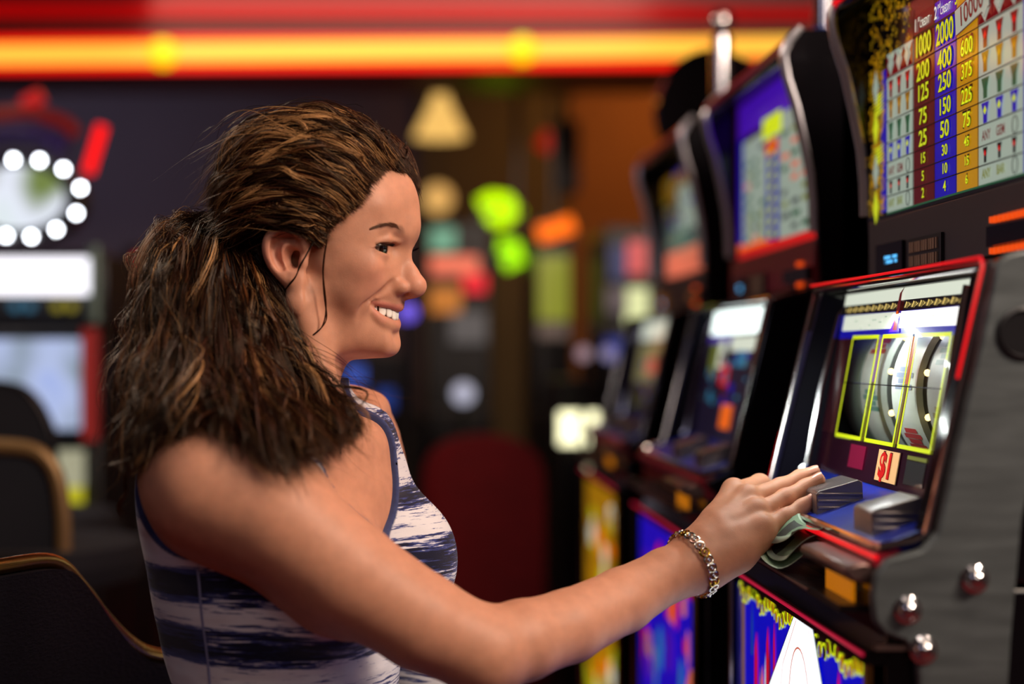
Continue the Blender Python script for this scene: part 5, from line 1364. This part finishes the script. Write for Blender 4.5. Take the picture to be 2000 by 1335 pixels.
for i in range(1, 8):
    g = [w(*p) + np.array([0, 0.012, 0]) for p in TL_[i]]
    tf.chain(*spl(g[:-1], [0.012, 0.015, 0.016, 0.015, 0.012, 0.003], 2), 0.010)
tV, tQ = nets(lambda x, c, R: tf.ev(x, c, R), np.array([-0.32, 1.28, 1.0]), np.array([0.0, 1.66, 1.30]), 0.004)
hair = mesh_object('hair', np.vstack([capV, tV]), np.vstack([capQ, tQ + len(capV)]), [HAIRD], person)
hair['label'] = 'wavy brown hair with lighter streaks, tied in a low ponytail'
S_, R_, C_ = zip(*ALL)
so = strand_mesh('hair_strands', list(S_), list(R_), list(C_), HAIR, hair)
so['kind'] = 'stuff'
# hair tie
s = MB(); s.tube([Vector(TIE) + Vector((0.004 * math.cos(a), 0.0, 0)) + Vector((0.0, 0.016 * math.cos(a), 0.017 * math.sin(a))) for a in [2 * math.pi * k / 20 for k in range(20)]], 0.004, BLACK, 8, closed=True)
o = s.build('hair_tie'); o.parent = hair
# brows and lashes
br = []
for sd in (0, 1):
    m_ = (lambda p: p) if sd == 0 else mir
    bp_ = catmull([hl(724, 446, -0.0505, 0.0015), hl(742, 440, -0.0440, 0.0015), hl(762, 439, -0.0350, 0.0015), hl(780, 447, -0.0230, 0.0012), hl(790, 459, -0.0145, 0.0004)], 60)
    wd = np.interp(np.linspace(0, 1, 60), [0, .3, .75, 1], [0.0003, 0.0010, 0.0020, 0.0026])
    for k in range(520):
        t = hr.rand() * 58.9; i = int(t); p = bp_[i] * (1 - t + i) + bp_[i + 1] * (t - i) + HU * hr.uniform(-1, 1) * wd[i]
        tg = bp_[i] - bp_[i + 1]; tg /= np.linalg.norm(tg)
        dr = tg * 0.0036 + HU * hr.uniform(-0.0008, 0.0016); nrm = HF * 0.0006
        st = np.array([m_(p), m_(p + dr * 0.5 + nrm), m_(p + dr)]); br.append((catmull(st, 5), 0.00009, np.array(srgb(84, 52, 38)[:3]) * hr.uniform(.7, 1.2)))
o = strand_mesh('eyebrows', *[list(q) for q in zip(*br)], HAIR, person); o['kind'] = 'stuff'
la = []
for sd in (0, 1):
    m_ = (lambda p: p) if sd == 0 else mir
    for l, f, u in [(q[0], q[1], q[2]) for q in LP]: pass
    up_ = catmull([eye_c + HL * q[0] * 1.02 + HF * (q[1] + 0.0010) + HU * (q[2] + q[3] + 0.0013) for q in LP], 60); dn_ = catmull([eye_c + HL * q[0] + HF * (q[1] + 0.0008) + HU * (q[2] - q[3] - 0.0012) for q in LP], 60)
    for k in range(150):
        i = hr.randint(0, 42); p = up_[i]; od = (p - eye_c); od /= np.linalg.norm(od); ln = 0.0078 * (1.1 - 0.5 * i / 60)
        side = -HL * (0.55 - 1.0 * i / 60)
        st = [m_(p), m_(p + (od + side) * ln * 0.45 - HU * ln * 0.12), m_(p + (od + side * 1.1) * ln * 0.9 + HU * ln * 0.12)]; la.append((catmull(st, 7), 0.00020, np.array([0.008, 0.006, 0.006])))
    for k in range(0):
        i = hr.randint(0, 50); p = dn_[i]; od = (p - eye_c); od /= np.linalg.norm(od); ln = 0.0035
        st = [m_(p), m_(p + od * ln * 0.5 - HU * ln * 0.3), m_(p + od * ln * 0.8 - HU * ln * 0.7)]; la.append((catmull(st, 6), 0.00012, np.array([0.01, 0.008, 0.008])))
    for k in range(40):   # liner at the lid edge
        pass
    la.append((catmull([m_(p) for p in up_[:46:5]], 40), 0.00065, np.array([0.010, 0.007, 0.007])))
o = strand_mesh('eyelashes', *[list(q) for q in zip(*la)], HAIR, person); o['kind'] = 'stuff'
# ------------------------------------------------------------------ her trousers and the chair she sits on
jf = Field()
jf.ell(T(-0.005, 0, -0.50), (0.112, 0.160, 0.100), TAX, 0.05)
for sd in (-1, 1):
    jf.chain([T(0.0, sd * 0.085, -0.525), T(0.22, sd * 0.10, -0.525), T(0.40, sd * 0.105, -0.535)], [0.082, 0.074, 0.060], 0.03)
    jf.chain([T(0.40, sd * 0.105, -0.535), T(0.37, sd * 0.10, -0.72), T(0.36, sd * 0.10, -0.95)], [0.058, 0.052, 0.036], 0.01)
jV, jQ = nets(lambda x, c, R: np.maximum(jf.ev(x, c, R), x[..., 2] - (EYE - 0.455)), np.array([-0.35, 1.15, 0.12]), np.array([0.42, 1.85, 0.72]), 0.007)
o = mesh_object('trousers', jV, jQ, [mat('denim', srgb(34, 38, 60), 0.9, noise=0.2, nscale=200)], person)
SHOE = mat('shoe_leather', srgb(30, 24, 24), 0.5)
for sd in (-1, 1):
    p = T(0.36, sd * 0.10, -1.0); s = MB(); f = Vector(TF)
    s.tube([Vector(p) - f * 0.06, Vector(p) - f * 0.02, Vector(p) + f * 0.06, Vector(p) + f * 0.13, Vector(p) + f * 0.165], [0.030, 0.042, 0.042, 0.034, 0.016], SHOE, 14, flat=0.9)
    o = s.build('shoe', angle=60); o.parent = person
CHF = mat('chair_fabric', srgb(20, 20, 32), 0.85, noise=0.7, nscale=160, bump=0.8, stretch=(1, 1, 2.2))
chair = empty('casino_chair', (-0.16, 1.58, 0)); tag(chair, 'gold-rimmed dark tub chair the woman sits on', 'chair')
plan = [(-0.46, 1.30, 0.900), (-0.475, 1.40, 0.928), (-0.445, 1.48, 0.938), (-0.400, 1.56, 0.941), (-0.366, 1.63, 0.936), (-0.345, 1.665, 0.905), (-0.326, 1.695, 0.868), (-0.305, 1.725, 0.836), (-0.282, 1.75, 0.818), (-0.23, 1.79, 0.806), (-0.14, 1.83, 0.80), (-0.04, 1.83, 0.79)]
rim = catmull([(x, y, z) for x, y, z in plan], 60)
s = MB(); s.tube([Vector(p) for p in rim], 0.0085, GOLD, 12); s.build('gold_rim', chair, label='polished gold rim')
s = MB(); n = len(rim)
cv = np.array([-0.16, 1.58, 0]); fr_, bk_ = [], []
for p in rim:
    nrm = (p - cv) * np.array([1, 1, 0]); nrm /= np.linalg.norm(nrm)
    fr_.append(p - nrm * 0.018); bk_.append(p + nrm * 0.006)
zs = [1.0, 0.97, 0.6, 0.3, 0.0]
def ringpt(p, t): return (p[0], p[1], 0.56 + (p[2] - 0.008 - 0.56) * t)
for side in (fr_, bk_):
    vs_ = [ringpt(p, t) for t in zs for p in side]
    s.add(vs_, [(i * n + k, i * n + k + 1, (i + 1) * n + k + 1, (i + 1) * n + k) for i in range(len(zs) - 1) for k in range(n - 1)], CHF)
s.add([ringpt(p, 1) for p in fr_] + [ringpt(p, 1) for p in bk_], [(k, k + 1, n + k + 1, n + k) for k in range(n - 1)], CHF)
s.build('backrest', chair, label='dark woven fabric back')
s = MB(); s.lathe([(0.0, 0.0), (0.22, 0.0), (0.245, 0.02), (0.245, 0.05), (0.22, 0.066), (0.0, 0.07)], (-0.16, 1.58, 0.505), (0, 0, 1), CHF, 40); s.build('seat', chair)
s = MB(); s.lathe([(0.03, 0), (0.03, 0.46)], (-0.16, 1.58, 0.045), (0, 0, 1), CHROME, 20); s.build('pedestal', chair)
s = MB(); s.lathe([(0.24, 0), (0.24, 0.012), (0.20, 0.03), (0.03, 0.045), (0.0, 0.045)], (-0.16, 1.58, 0.0), (0, 0, 1), CHROME, 40); s.build('base', chair)

# ------------------------------------------------------------------ the bank of machines on the left, far out of focus
DL = 3.7
root = empty('slot_machine', (at(40, 700, DL).x, DL + 0.3, 0)); tag(root, 'slot machine at far left with a bulb-ringed oval topper', 'slot machine')
lx = lambda px: at(px, 0, DL).x
lz = lambda py: at(0, py, DL).z
s = MB(); s.box((lx(-260), DL + 0.05, 0), (lx(190), DL + 0.6, lz(640)), BLACK); s.box((lx(-260), DL + 0.12, lz(640)), (lx(190), DL + 0.6, lz(485)), BLACK)
s.build('cabinet', root, bevel=0.01)
def glowbox(name, x0, x1, y0, y1, m, parent, d=None, dep=0.03, label=None):
    d = DL if d is None else d
    a, b = at(x0, y1, d), at(x1, y0, d); q = MB(); q.box((a.x, d, a.z), (b.x, d + dep, b.z), m); return q.build(name, parent, smooth=False, label=label)
def blur_screen(name, cols, seed, scale=6.0, strength=1.0):
    """screen picture: soft patches of colour"""
    m = bpy.data.materials.new(name); m.use_nodes = True; nt = m.node_tree; b = nt.nodes['Principled BSDF']
    tc = nt.nodes.new('ShaderNodeTexCoord'); mp = nt.nodes.new('ShaderNodeMapping'); mp.inputs['Location'].default_value = (seed, seed * 2, seed)
    n = nt.nodes.new('ShaderNodeTexNoise'); n.inputs['Scale'].default_value = scale; n.inputs['Detail'].default_value = 1
    r = nt.nodes.new('ShaderNodeValToRGB'); nt.links.new(tc.outputs['Object'], mp.inputs[0]); nt.links.new(mp.outputs[0], n.inputs['Vector']); nt.links.new(n.outputs['Fac'], r.inputs[0])
    r.color_ramp.elements[0].position = 0.3; r.color_ramp.elements[0].color = srgb(*cols[0]); r.color_ramp.elements[1].position = 0.7; r.color_ramp.elements[1].color = srgb(*cols[-1])
    for i, c in enumerate(cols[1:-1]): e = r.color_ramp.elements.new(0.3 + 0.4 * (i + 1) / (len(cols) - 1)); e.color = srgb(*c)
    b.inputs['Base Color'].default_value = (0.02, 0.02, 0.02, 1); nt.links.new(r.outputs[0], b.inputs['Emission Color']); b.inputs['Emission Strength'].default_value = strength
    return m
glowbox('sign_panel', -200, 172, 503, 574, glow('sign_white', (248, 246, 255), 1.6), root, label='white lit sign strip')
glowbox('screen', -200, 152, 662, 838, blur_screen('left_screen', [(90, 120, 90), (160, 175, 200), (190, 205, 245), (170, 190, 250)], 3, 7, 0.85), root, label='pale blue game screen')
glowbox('side_column', 160, 186, 640, 860, mat('column_red', srgb(190, 60, 60), 0.4), root, dep=0.05)
q = MB(); q.tube([at(186, 480, DL - 0.03), at(186, 630, DL - 0.03)], 0.014, mat('post_steel', srgb(120, 140, 130), 0.3, 0.5), 12); q.build('post', root)
for i, (x, c) in enumerate(((30, (50, 110, 140)), (58, (50, 110, 140)), (112, (150, 140, 20)), (140, (150, 140, 20)))):
    q = MB(); q.lathe([(0.012, 0), (0.012, 0.006), (0.0, 0.010)], at(x, 598, DL - 0.0), (0, -1, 0), glow('lamp_%d' % (i // 2), c, 0.7), 16); q.build('indicator_lamp', root)
# belly strip seen beyond the chairs
glowbox('belly_panel', 95, 160, 880, 950, glow('belly_cream', (190, 190, 160), 0.6), root)
glowbox('belly_panel', 105, 158, 950, 1000, glow('belly_yellow', (205, 200, 40), 0.7), root); glowbox('belly_panel', 120, 160, 1003, 1035, glow('belly_lilac', (160, 130, 190), 0.6), root)
# oval topper
q = MB(); cxp, cyp = 35, 386
N_ = 40
outl = [at(cxp + 118 * math.cos(6.2832 * k / N_), cyp + 84 * math.sin(6.2832 * k / N_), DL - 0.02) for k in range(N_)]
q.add([(p.x, DL - 0.02, p.z) for p in outl] + [(p.x, DL + 0.12, p.z) for p in outl], [tuple(range(N_)), tuple(range(2 * N_ - 1, N_ - 1, -1))] + [(i, i + N_, (i + 1) % N_ + N_, (i + 1) % N_) for i in range(N_)], BLACK)
tp = q.build('topper', root)
q = MB(); inn = [at(cxp + 92 * math.cos(6.2832 * k / N_), cyp + 62 * math.sin(6.2832 * k / N_), DL - 0.025) for k in range(N_)]
q.quad(inn, blur_screen('topper_screen', [(140, 170, 150), (225, 238, 240), (235, 240, 255), (110, 130, 60)], 5, 5, 0.95)); o = q.build('topper_screen', smooth=False); o.parent = tp
for (x, y) in ((26, 312), (77, 313), (124, 330), (157, 367), (149, 416), (110, 448), (61, 462), (12, 460), (-24, 330), (-50, 440)):
    q = MB(); q.ball(at(x, y, DL - 0.035), 0.0065, glow('bulb_white', (240, 246, 255), 22.0), 12); o = q.build('bulb'); o.parent = tp
RN = glow('neon_left', (255, 12, 10), 1.2)
q = MB(); q.tube([at(172, 338, DL - 0.03), at(200, 245, DL - 0.03)], 0.014, RN, 10); q.build('neon_stroke', root)
q = MB(); q.tube([at(x, y, DL) for x, y in ((-30, 262), (20, 252), (80, 258), (130, 285))], 0.020, mat('arc_purple', srgb(40, 16, 80), 0.4), 10); q.build('topper_arch', root)
q = MB(); q.tube([at(x, y, DL + 0.02) for x, y in ((-30, 225), (60, 215), (130, 240), (150, 262))], 0.016, glow('crest_red', (120, 10, 5), 0.6), 10); q.tube([at(45, 205, DL + 0.02), at(82, 185, DL + 0.02)], 0.018, glow('crest_crimson', (200, 8, 20), 0.7), 10); q.build('crest', root)
# two gold-trimmed black chairs in front of it
for k, (D2, pts_, lab) in enumerate(((3.0, [(-60, 745), (0, 745), (40, 757), (72, 790), (95, 838), (100, 870)], 'further of the two blurred black chairs at the left edge'), (2.5, [(-60, 872), (20, 872), (75, 884), (108, 925), (122, 1000), (124, 1075)], 'nearer of the two blurred black chairs at the left edge, gold rim'))):
    r_ = empty('casino_chair', (at(-20, 900, D2).x, D2, 0)); tag(r_, lab, 'chair')
    cur = catmull([tuple(at(x, y, D2)) for x, y in pts_], 24)
    xl = at(-60, 0, D2).x
    left = [np.array([2 * xl - p[0], p[1], p[2]]) for p in cur[::-1]]
    full_ = left + list(cur)
    q = MB(); q.tube([Vector(p) for p in full_], 0.013 if k else 0.004, mat('dull_gold', srgb(128, 100, 62), 0.45, 0.5) if k else BLACK, 10); q.build('rim', r_)
    n_ = len(full_); zb_ = at(0, 1075 if k else 1010, D2).z
    CHB = mat('chair_black', srgb(8, 8, 18), 0.9)
    q = MB(); q.add([tuple(p) for p in full_] + [(p[0], p[1], zb_) for p in full_] + [(p[0], p[1] + 0.06, p[2]) for p in full_] + [(p[0], p[1] + 0.06, zb_) for p in full_],
        [(i, i + 1, n_ + i + 1, n_ + i) for i in range(n_ - 1)] + [(2 * n_ + i + 1, 2 * n_ + i, 3 * n_ + i, 3 * n_ + i + 1) for i in range(n_ - 1)] + [(i + 1, i, 2 * n_ + i, 2 * n_ + i + 1) for i in range(n_ - 1)], CHB)
    q.build('backrest', r_, smooth=False)
    q = MB(); q.lathe([(0.0, 0), (0.22, 0), (0.23, 0.03), (0.22, 0.06), (0, 0.06)], (xl, D2 + 0.30, zb_ - 0.08), (0, 0, 1), CHB, 24); q.build('seat', r_)
    q = MB(); q.tube([(xl, D2 + 0.30, 0.02), (xl, D2 + 0.30, zb_ - 0.08)], 0.03, CHROME, 12); q.lathe([(0.22, 0), (0.2, 0.02), (0, 0.03)], (xl, D2 + 0.30, 0), (0, 0, 1), CHROME, 24); q.build('pedestal', r_)

# ------------------------------------------------------------------ far machines, signs and lamps at the back of the hall
def far_machine(x0, x1, ytop, D, panels, label, depth=0.5):
    a, b = at(x0, ytop, D), at(x1, ytop, D)
    r_ = empty('slot_machine', ((a.x + b.x) / 2, D + 0.25, 0)); tag(r_, label, 'slot machine', 'distant slot machines at the back')
    q = MB(); q.box((a.x, D + 0.03, 0), (b.x, D + depth, a.z), BLACK); q.box((a.x, D - 0.10, 0), (b.x, D + 0.03, at(0, 800, D).z), BLACK); q.build('cabinet', r_, bevel=0.01)
    for (p0, p1, q0, q1, rgb, st, nm) in panels:
        zoff = 0.0 if q1 < 800 else -0.13
        c0, c1 = at(p0, q1, D + zoff), at(p1, q0, D + zoff)
        m = MB(); m.box((c0.x, D + zoff, c0.z), (c1.x, D + 0.035 + zoff, c1.z), glow('far_%d_%d_%d_%d' % (rgb + (int(st * 100),)), rgb, st)); m.build(nm, r_, smooth=False)
    return r_
far_machine(835, 960, 430, 5.6, [(840, 890, 445, 490, (110, 170, 140), 0.8, 'top_glass'), (840, 935, 500, 535, (245, 120, 90), 0.9, 'screen'), (905, 950, 535, 570, (240, 10, 40), 0.9, 'screen'), (840, 900, 560, 610, (200, 120, 40), 0.8, 'button_panel'), (880, 950, 610, 670, (100, 96, 96), 0.6, 'belly_glass')], 'distant slot machine just right of her nose, pink and orange screens')
far_machine(1045, 1120, 470, 5.3, [(1052, 1112, 500, 625, (150, 155, 50), 0.7, 'screen'), (1052, 1110, 630, 660, (130, 110, 100), 0.5, 'button_panel')], 'distant slot machine with a tall olive-yellow screen')
far_machine(1092, 1172, 740, 4.5, [(1094, 1168, 805, 868, (255, 250, 200), 2.2, 'belly_glass')], 'low distant machine with a bright cream lower glass')
far_machine(1182, 1290, 440, 4.75, [(1192, 1224, 480, 545, (60, 70, 120), 0.5, 'top_glass'), (1228, 1262, 470, 535, (225, 90, 90), 0.8, 'top_glass'), (1224, 1266, 562, 632, (226, 232, 170), 0.95, 'screen'), (1184, 1222, 660, 705, (20, 50, 150), 0.6, 'screen'), (1186, 1226, 560, 610, (110, 96, 100), 0.5, 'screen')], 'distant slot machine with a pale yellow screen, left of the row')
far_machine(235, 300, 480, 4.6, [(262, 300, 500, 545, (240, 24, 16), 1.0, 'sign_panel'), (205, 250, 560, 600, (120, 20, 24), 0.6, 'sign_panel'), (232, 268, 650, 720, (190, 210, 215), 0.9, 'screen'), (205, 250, 745, 800, (110, 100, 130), 0.5, 'button_panel')], 'distant slot machine half hidden behind her ponytail')
far_machine(660, 790, 690, 5.0, [(672, 712, 715, 750, (60, 90, 190), 0.8, 'screen'), (735, 770, 760, 800, (30, 60, 140), 0.7, 'belly_glass')], 'distant slot machine with small blue screens behind her shoulder')
def lamp_thing(name, px, py, D, rad, rgb, st, label, cat, cord=True, shape='ball', group=None):
    c = at(px, py, D); r_ = empty(name, c); tag(r_, label, cat, group)
    q = MB(); m = glow('lamp_%s_%d' % (name, px), rgb, st)
    if shape == 'cone': q.lathe([(rad * 0.25, rad * 1.1), (rad * 0.35, rad * 0.7), (rad, -rad * 0.6), (rad * 0.9, -rad * 0.62)], c, (0, 0, 1), m, 24)
    elif shape == 'disc': q.lathe([(0, -0.03), (rad, -0.03), (rad, 0.0), (rad * 0.9, 0.012), (0, 0.014)], c, (0, -1, 0), m, 28)
    else: q.ball(c, rad, m, 20)
    q.build('lamp_shade', r_)
    if cord:
        q = MB(); q.tube([c + Vector((0, 0, rad)), Vector((c.x, c.y, ZC))], 0.006, BLACK, 6); q.build('cord', r_)
    return r_
lamp_thing('pendant_lamp', 860, 236, 6.8, 0.115, (250, 196, 105), 1.0, 'upper of the two warm pendant lamps at the back', 'lamp', shape='cone')
lamp_thing('pendant_lamp', 855, 388, 7.2, 0.068, (235, 180, 100), 0.9, 'lower, smaller warm pendant lamp at the back', 'lamp')
def stroke(name, pts_, D, r, m, label, cat, group=None):
    c = at(pts_[0][0], pts_[0][1], D); r_ = empty(name, c); tag(r_, label, cat, group)
    q = MB(); q.tube([at(x, y, D) for x, y in pts_], r, m, 10); q.build('glass_tube', r_)
    q = MB(); q.box((min(at(x, y, D).x for x, y in pts_) - 0.01, D + 0.03, min(at(x, y, D).z for x, y in pts_) - 0.01), (max(at(x, y, D).x for x, y in pts_) + 0.01, D + 0.05, max(at(x, y, D).z for x, y in pts_) + 0.01), BLACK); q.build('back_plate', r_)
    q = MB(); xm, ym = pts_[len(pts_) // 2]; p = at(xm, ym, D + 0.04); q.tube([p, Vector((p.x, p.y, ZC))], 0.008, BLACK, 6); q.build('hanger', r_)
LIME = glow('neon_lime', (190, 240, 0), 1.6)
stroke('neon_sign', [(938, 400), (960, 388), (990, 392), (1008, 412), (985, 428), (950, 428)], 6.2, 0.028, LIME, 'upper lime green neon sign, a fat curl', 'neon sign')
stroke('neon_sign', [(975, 478), (1005, 482), (1012, 505), (985, 516)], 6.0, 0.028, glow('neon_lime2', (160, 232, 10), 1.5), 'lower lime green neon sign, a short hook', 'neon sign')
stroke('neon_sign', [(1052, 457), (1080, 450), (1118, 436)], 5.8, 0.032, glow('neon_orange', (255, 110, 20), 1.5), 'short orange red neon bar right of the lime signs', 'neon sign')
stroke('neon_sign', [(1055, 268), (1080, 285)], 6.6, 0.040, glow('neon_dimred', (190, 30, 12), 0.7), 'dim round red neon light below the soffit', 'neon sign')
c = at(1108, 300, 6.3); q = MB(); q.box((c.x - 0.05, 6.3, c.z - 0.15), (c.x + 0.05, 6.45, c.z + 0.13), mat('speaker_black', srgb(24, 6, 6), 0.6)); q.tube([Vector((c.x, 6.37, c.z + 0.13)), Vector((c.x, 6.37, ZC))], 0.01, BLACK, 8); tag(q.build('hanging_speaker', bevel=0.01), 'dark hanging loudspeaker beside the dim red light', 'loudspeaker')
lamp_thing('globe_lamp', 905, 768, 4.2, 0.032, (190, 190, 210), 0.75, 'pale white globe lamp in front of the dark red carpet', 'lamp', cord=False)
lamp_thing('globe_lamp', 797, 610, 3.4, 0.024, (104, 84, 210), 0.9, 'violet globe lamp just in front of her lips', 'lamp', cord=False)
lamp_thing('globe_lamp', 1140, 690, 4.2, 0.020, (170, 140, 150), 0.8, 'left of the two small pinkish globe lamps', 'lamp', cord=False)
lamp_thing('globe_lamp', 1188, 690, 4.2, 0.020, (150, 140, 180), 0.8, 'right of the two small pinkish globe lamps', 'lamp', cord=False)
for (x, y, D) in ((905, 768, 4.2), (797, 610, 3.4), (1140, 690, 4.2), (1188, 690, 4.2)):
    p = at(x, y, D); q = MB(); q.tube([Vector((p.x, p.y, 0)), p - Vector((0, 0, 0.02))], 0.008, BLACK, 8); q.lathe([(0.030, 0), (0.028, 0.012), (0, 0.02)], (p.x, p.y, 0), (0, 0, 1), BLACK, 20)
    o = q.build('lamp_stand')
    for r_ in [r for r in COL.objects if r.name.startswith('globe_lamp') and (Vector(r.location) - p).length < 1e-3]: o.parent = r_; o.matrix_parent_inverse = Matrix.Translation(-Vector(r_.location))
# round black topper of the third machine in the row
c = at(1392, 212, 3.25); q = MB(); q.lathe([(0.0, -0.05), (0.10, -0.05), (0.118, -0.03), (0.118, 0.03), (0.10, 0.05), (0.0, 0.05)], c, (-0.55, -0.83, 0), BLACK_GLOSS, 40)
q.box((c.x - 0.02, c.y - 0.02, EYE + 0.42), (c.x + 0.02, c.y + 0.02, c.z - 0.08), BLACK); o = q.build('round_topper', m3, label='round black disc topper')

# blurred chairs beyond her arm
def back_chair(px, py, D, wpx, hpx, m, label):
    c = at(px, py, D); W_, H_ = wpx / F * D / 2, hpx / F * D
    r_ = empty('casino_chair', (c.x, D, 0)); tag(r_, label, 'chair')
    n_ = 16; top_ = [(c.x + W_ * math.cos(math.pi * k / n_), D + 0.05 * math.sin(math.pi * k / n_), c.z - 0.25 * H_ + 0.25 * H_ * math.sin(math.pi * k / n_) ** 0.6) for k in range(n_ + 1)]
    q = MB(); bot = [(x, y, c.z - H_) for x, y, z in top_]
    for off in (0.0, 0.06):
        q.add([(x, y + off, z) for x, y, z in top_] + [(x, y + off, z) for x, y, z in bot], [(i, i + 1, n_ + 2 + i, n_ + 1 + i) for i in range(n_)], m)
    q.add(top_ + [(x, y + 0.06, z) for x, y, z in top_], [(i, i + 1, n_ + 2 + i, n_ + 1 + i) for i in range(n_)], m)
    q.build('backrest', r_, angle=60)
    q = MB(); q.lathe([(0, 0), (W_ * 0.95, 0), (W_, 0.03), (W_ * 0.95, 0.07), (0, 0.075)], (c.x, D - 0.18, max(0.35, c.z - H_ - 0.02)), (0, 0, 1), m, 28); q.build('seat', r_)
    q = MB(); q.tube([(c.x, D - 0.18, 0.03), (c.x, D - 0.18, max(0.35, c.z - H_ - 0.02))], 0.03, CHROME, 12); q.build('pedestal', r_)
    q = MB(); q.lathe([(0.22, 0), (0.2, 0.02), (0, 0.03)], (c.x, D - 0.18, 0), (0, 0, 1), CHROME, 24); q.build('base', r_)
back_chair(945, 850, 3.9, 240, 430, mat('red_upholstery', srgb(128, 6, 20), 0.8, noise=0.3, nscale=30), 'dark red upholstered chair, blurred, seen just above her forearm')
back_chair(790, 800, 4.6, 130, 500, mat('black_upholstery', srgb(16, 10, 12), 0.8), 'black upholstered chair, blurred, behind her far shoulder')
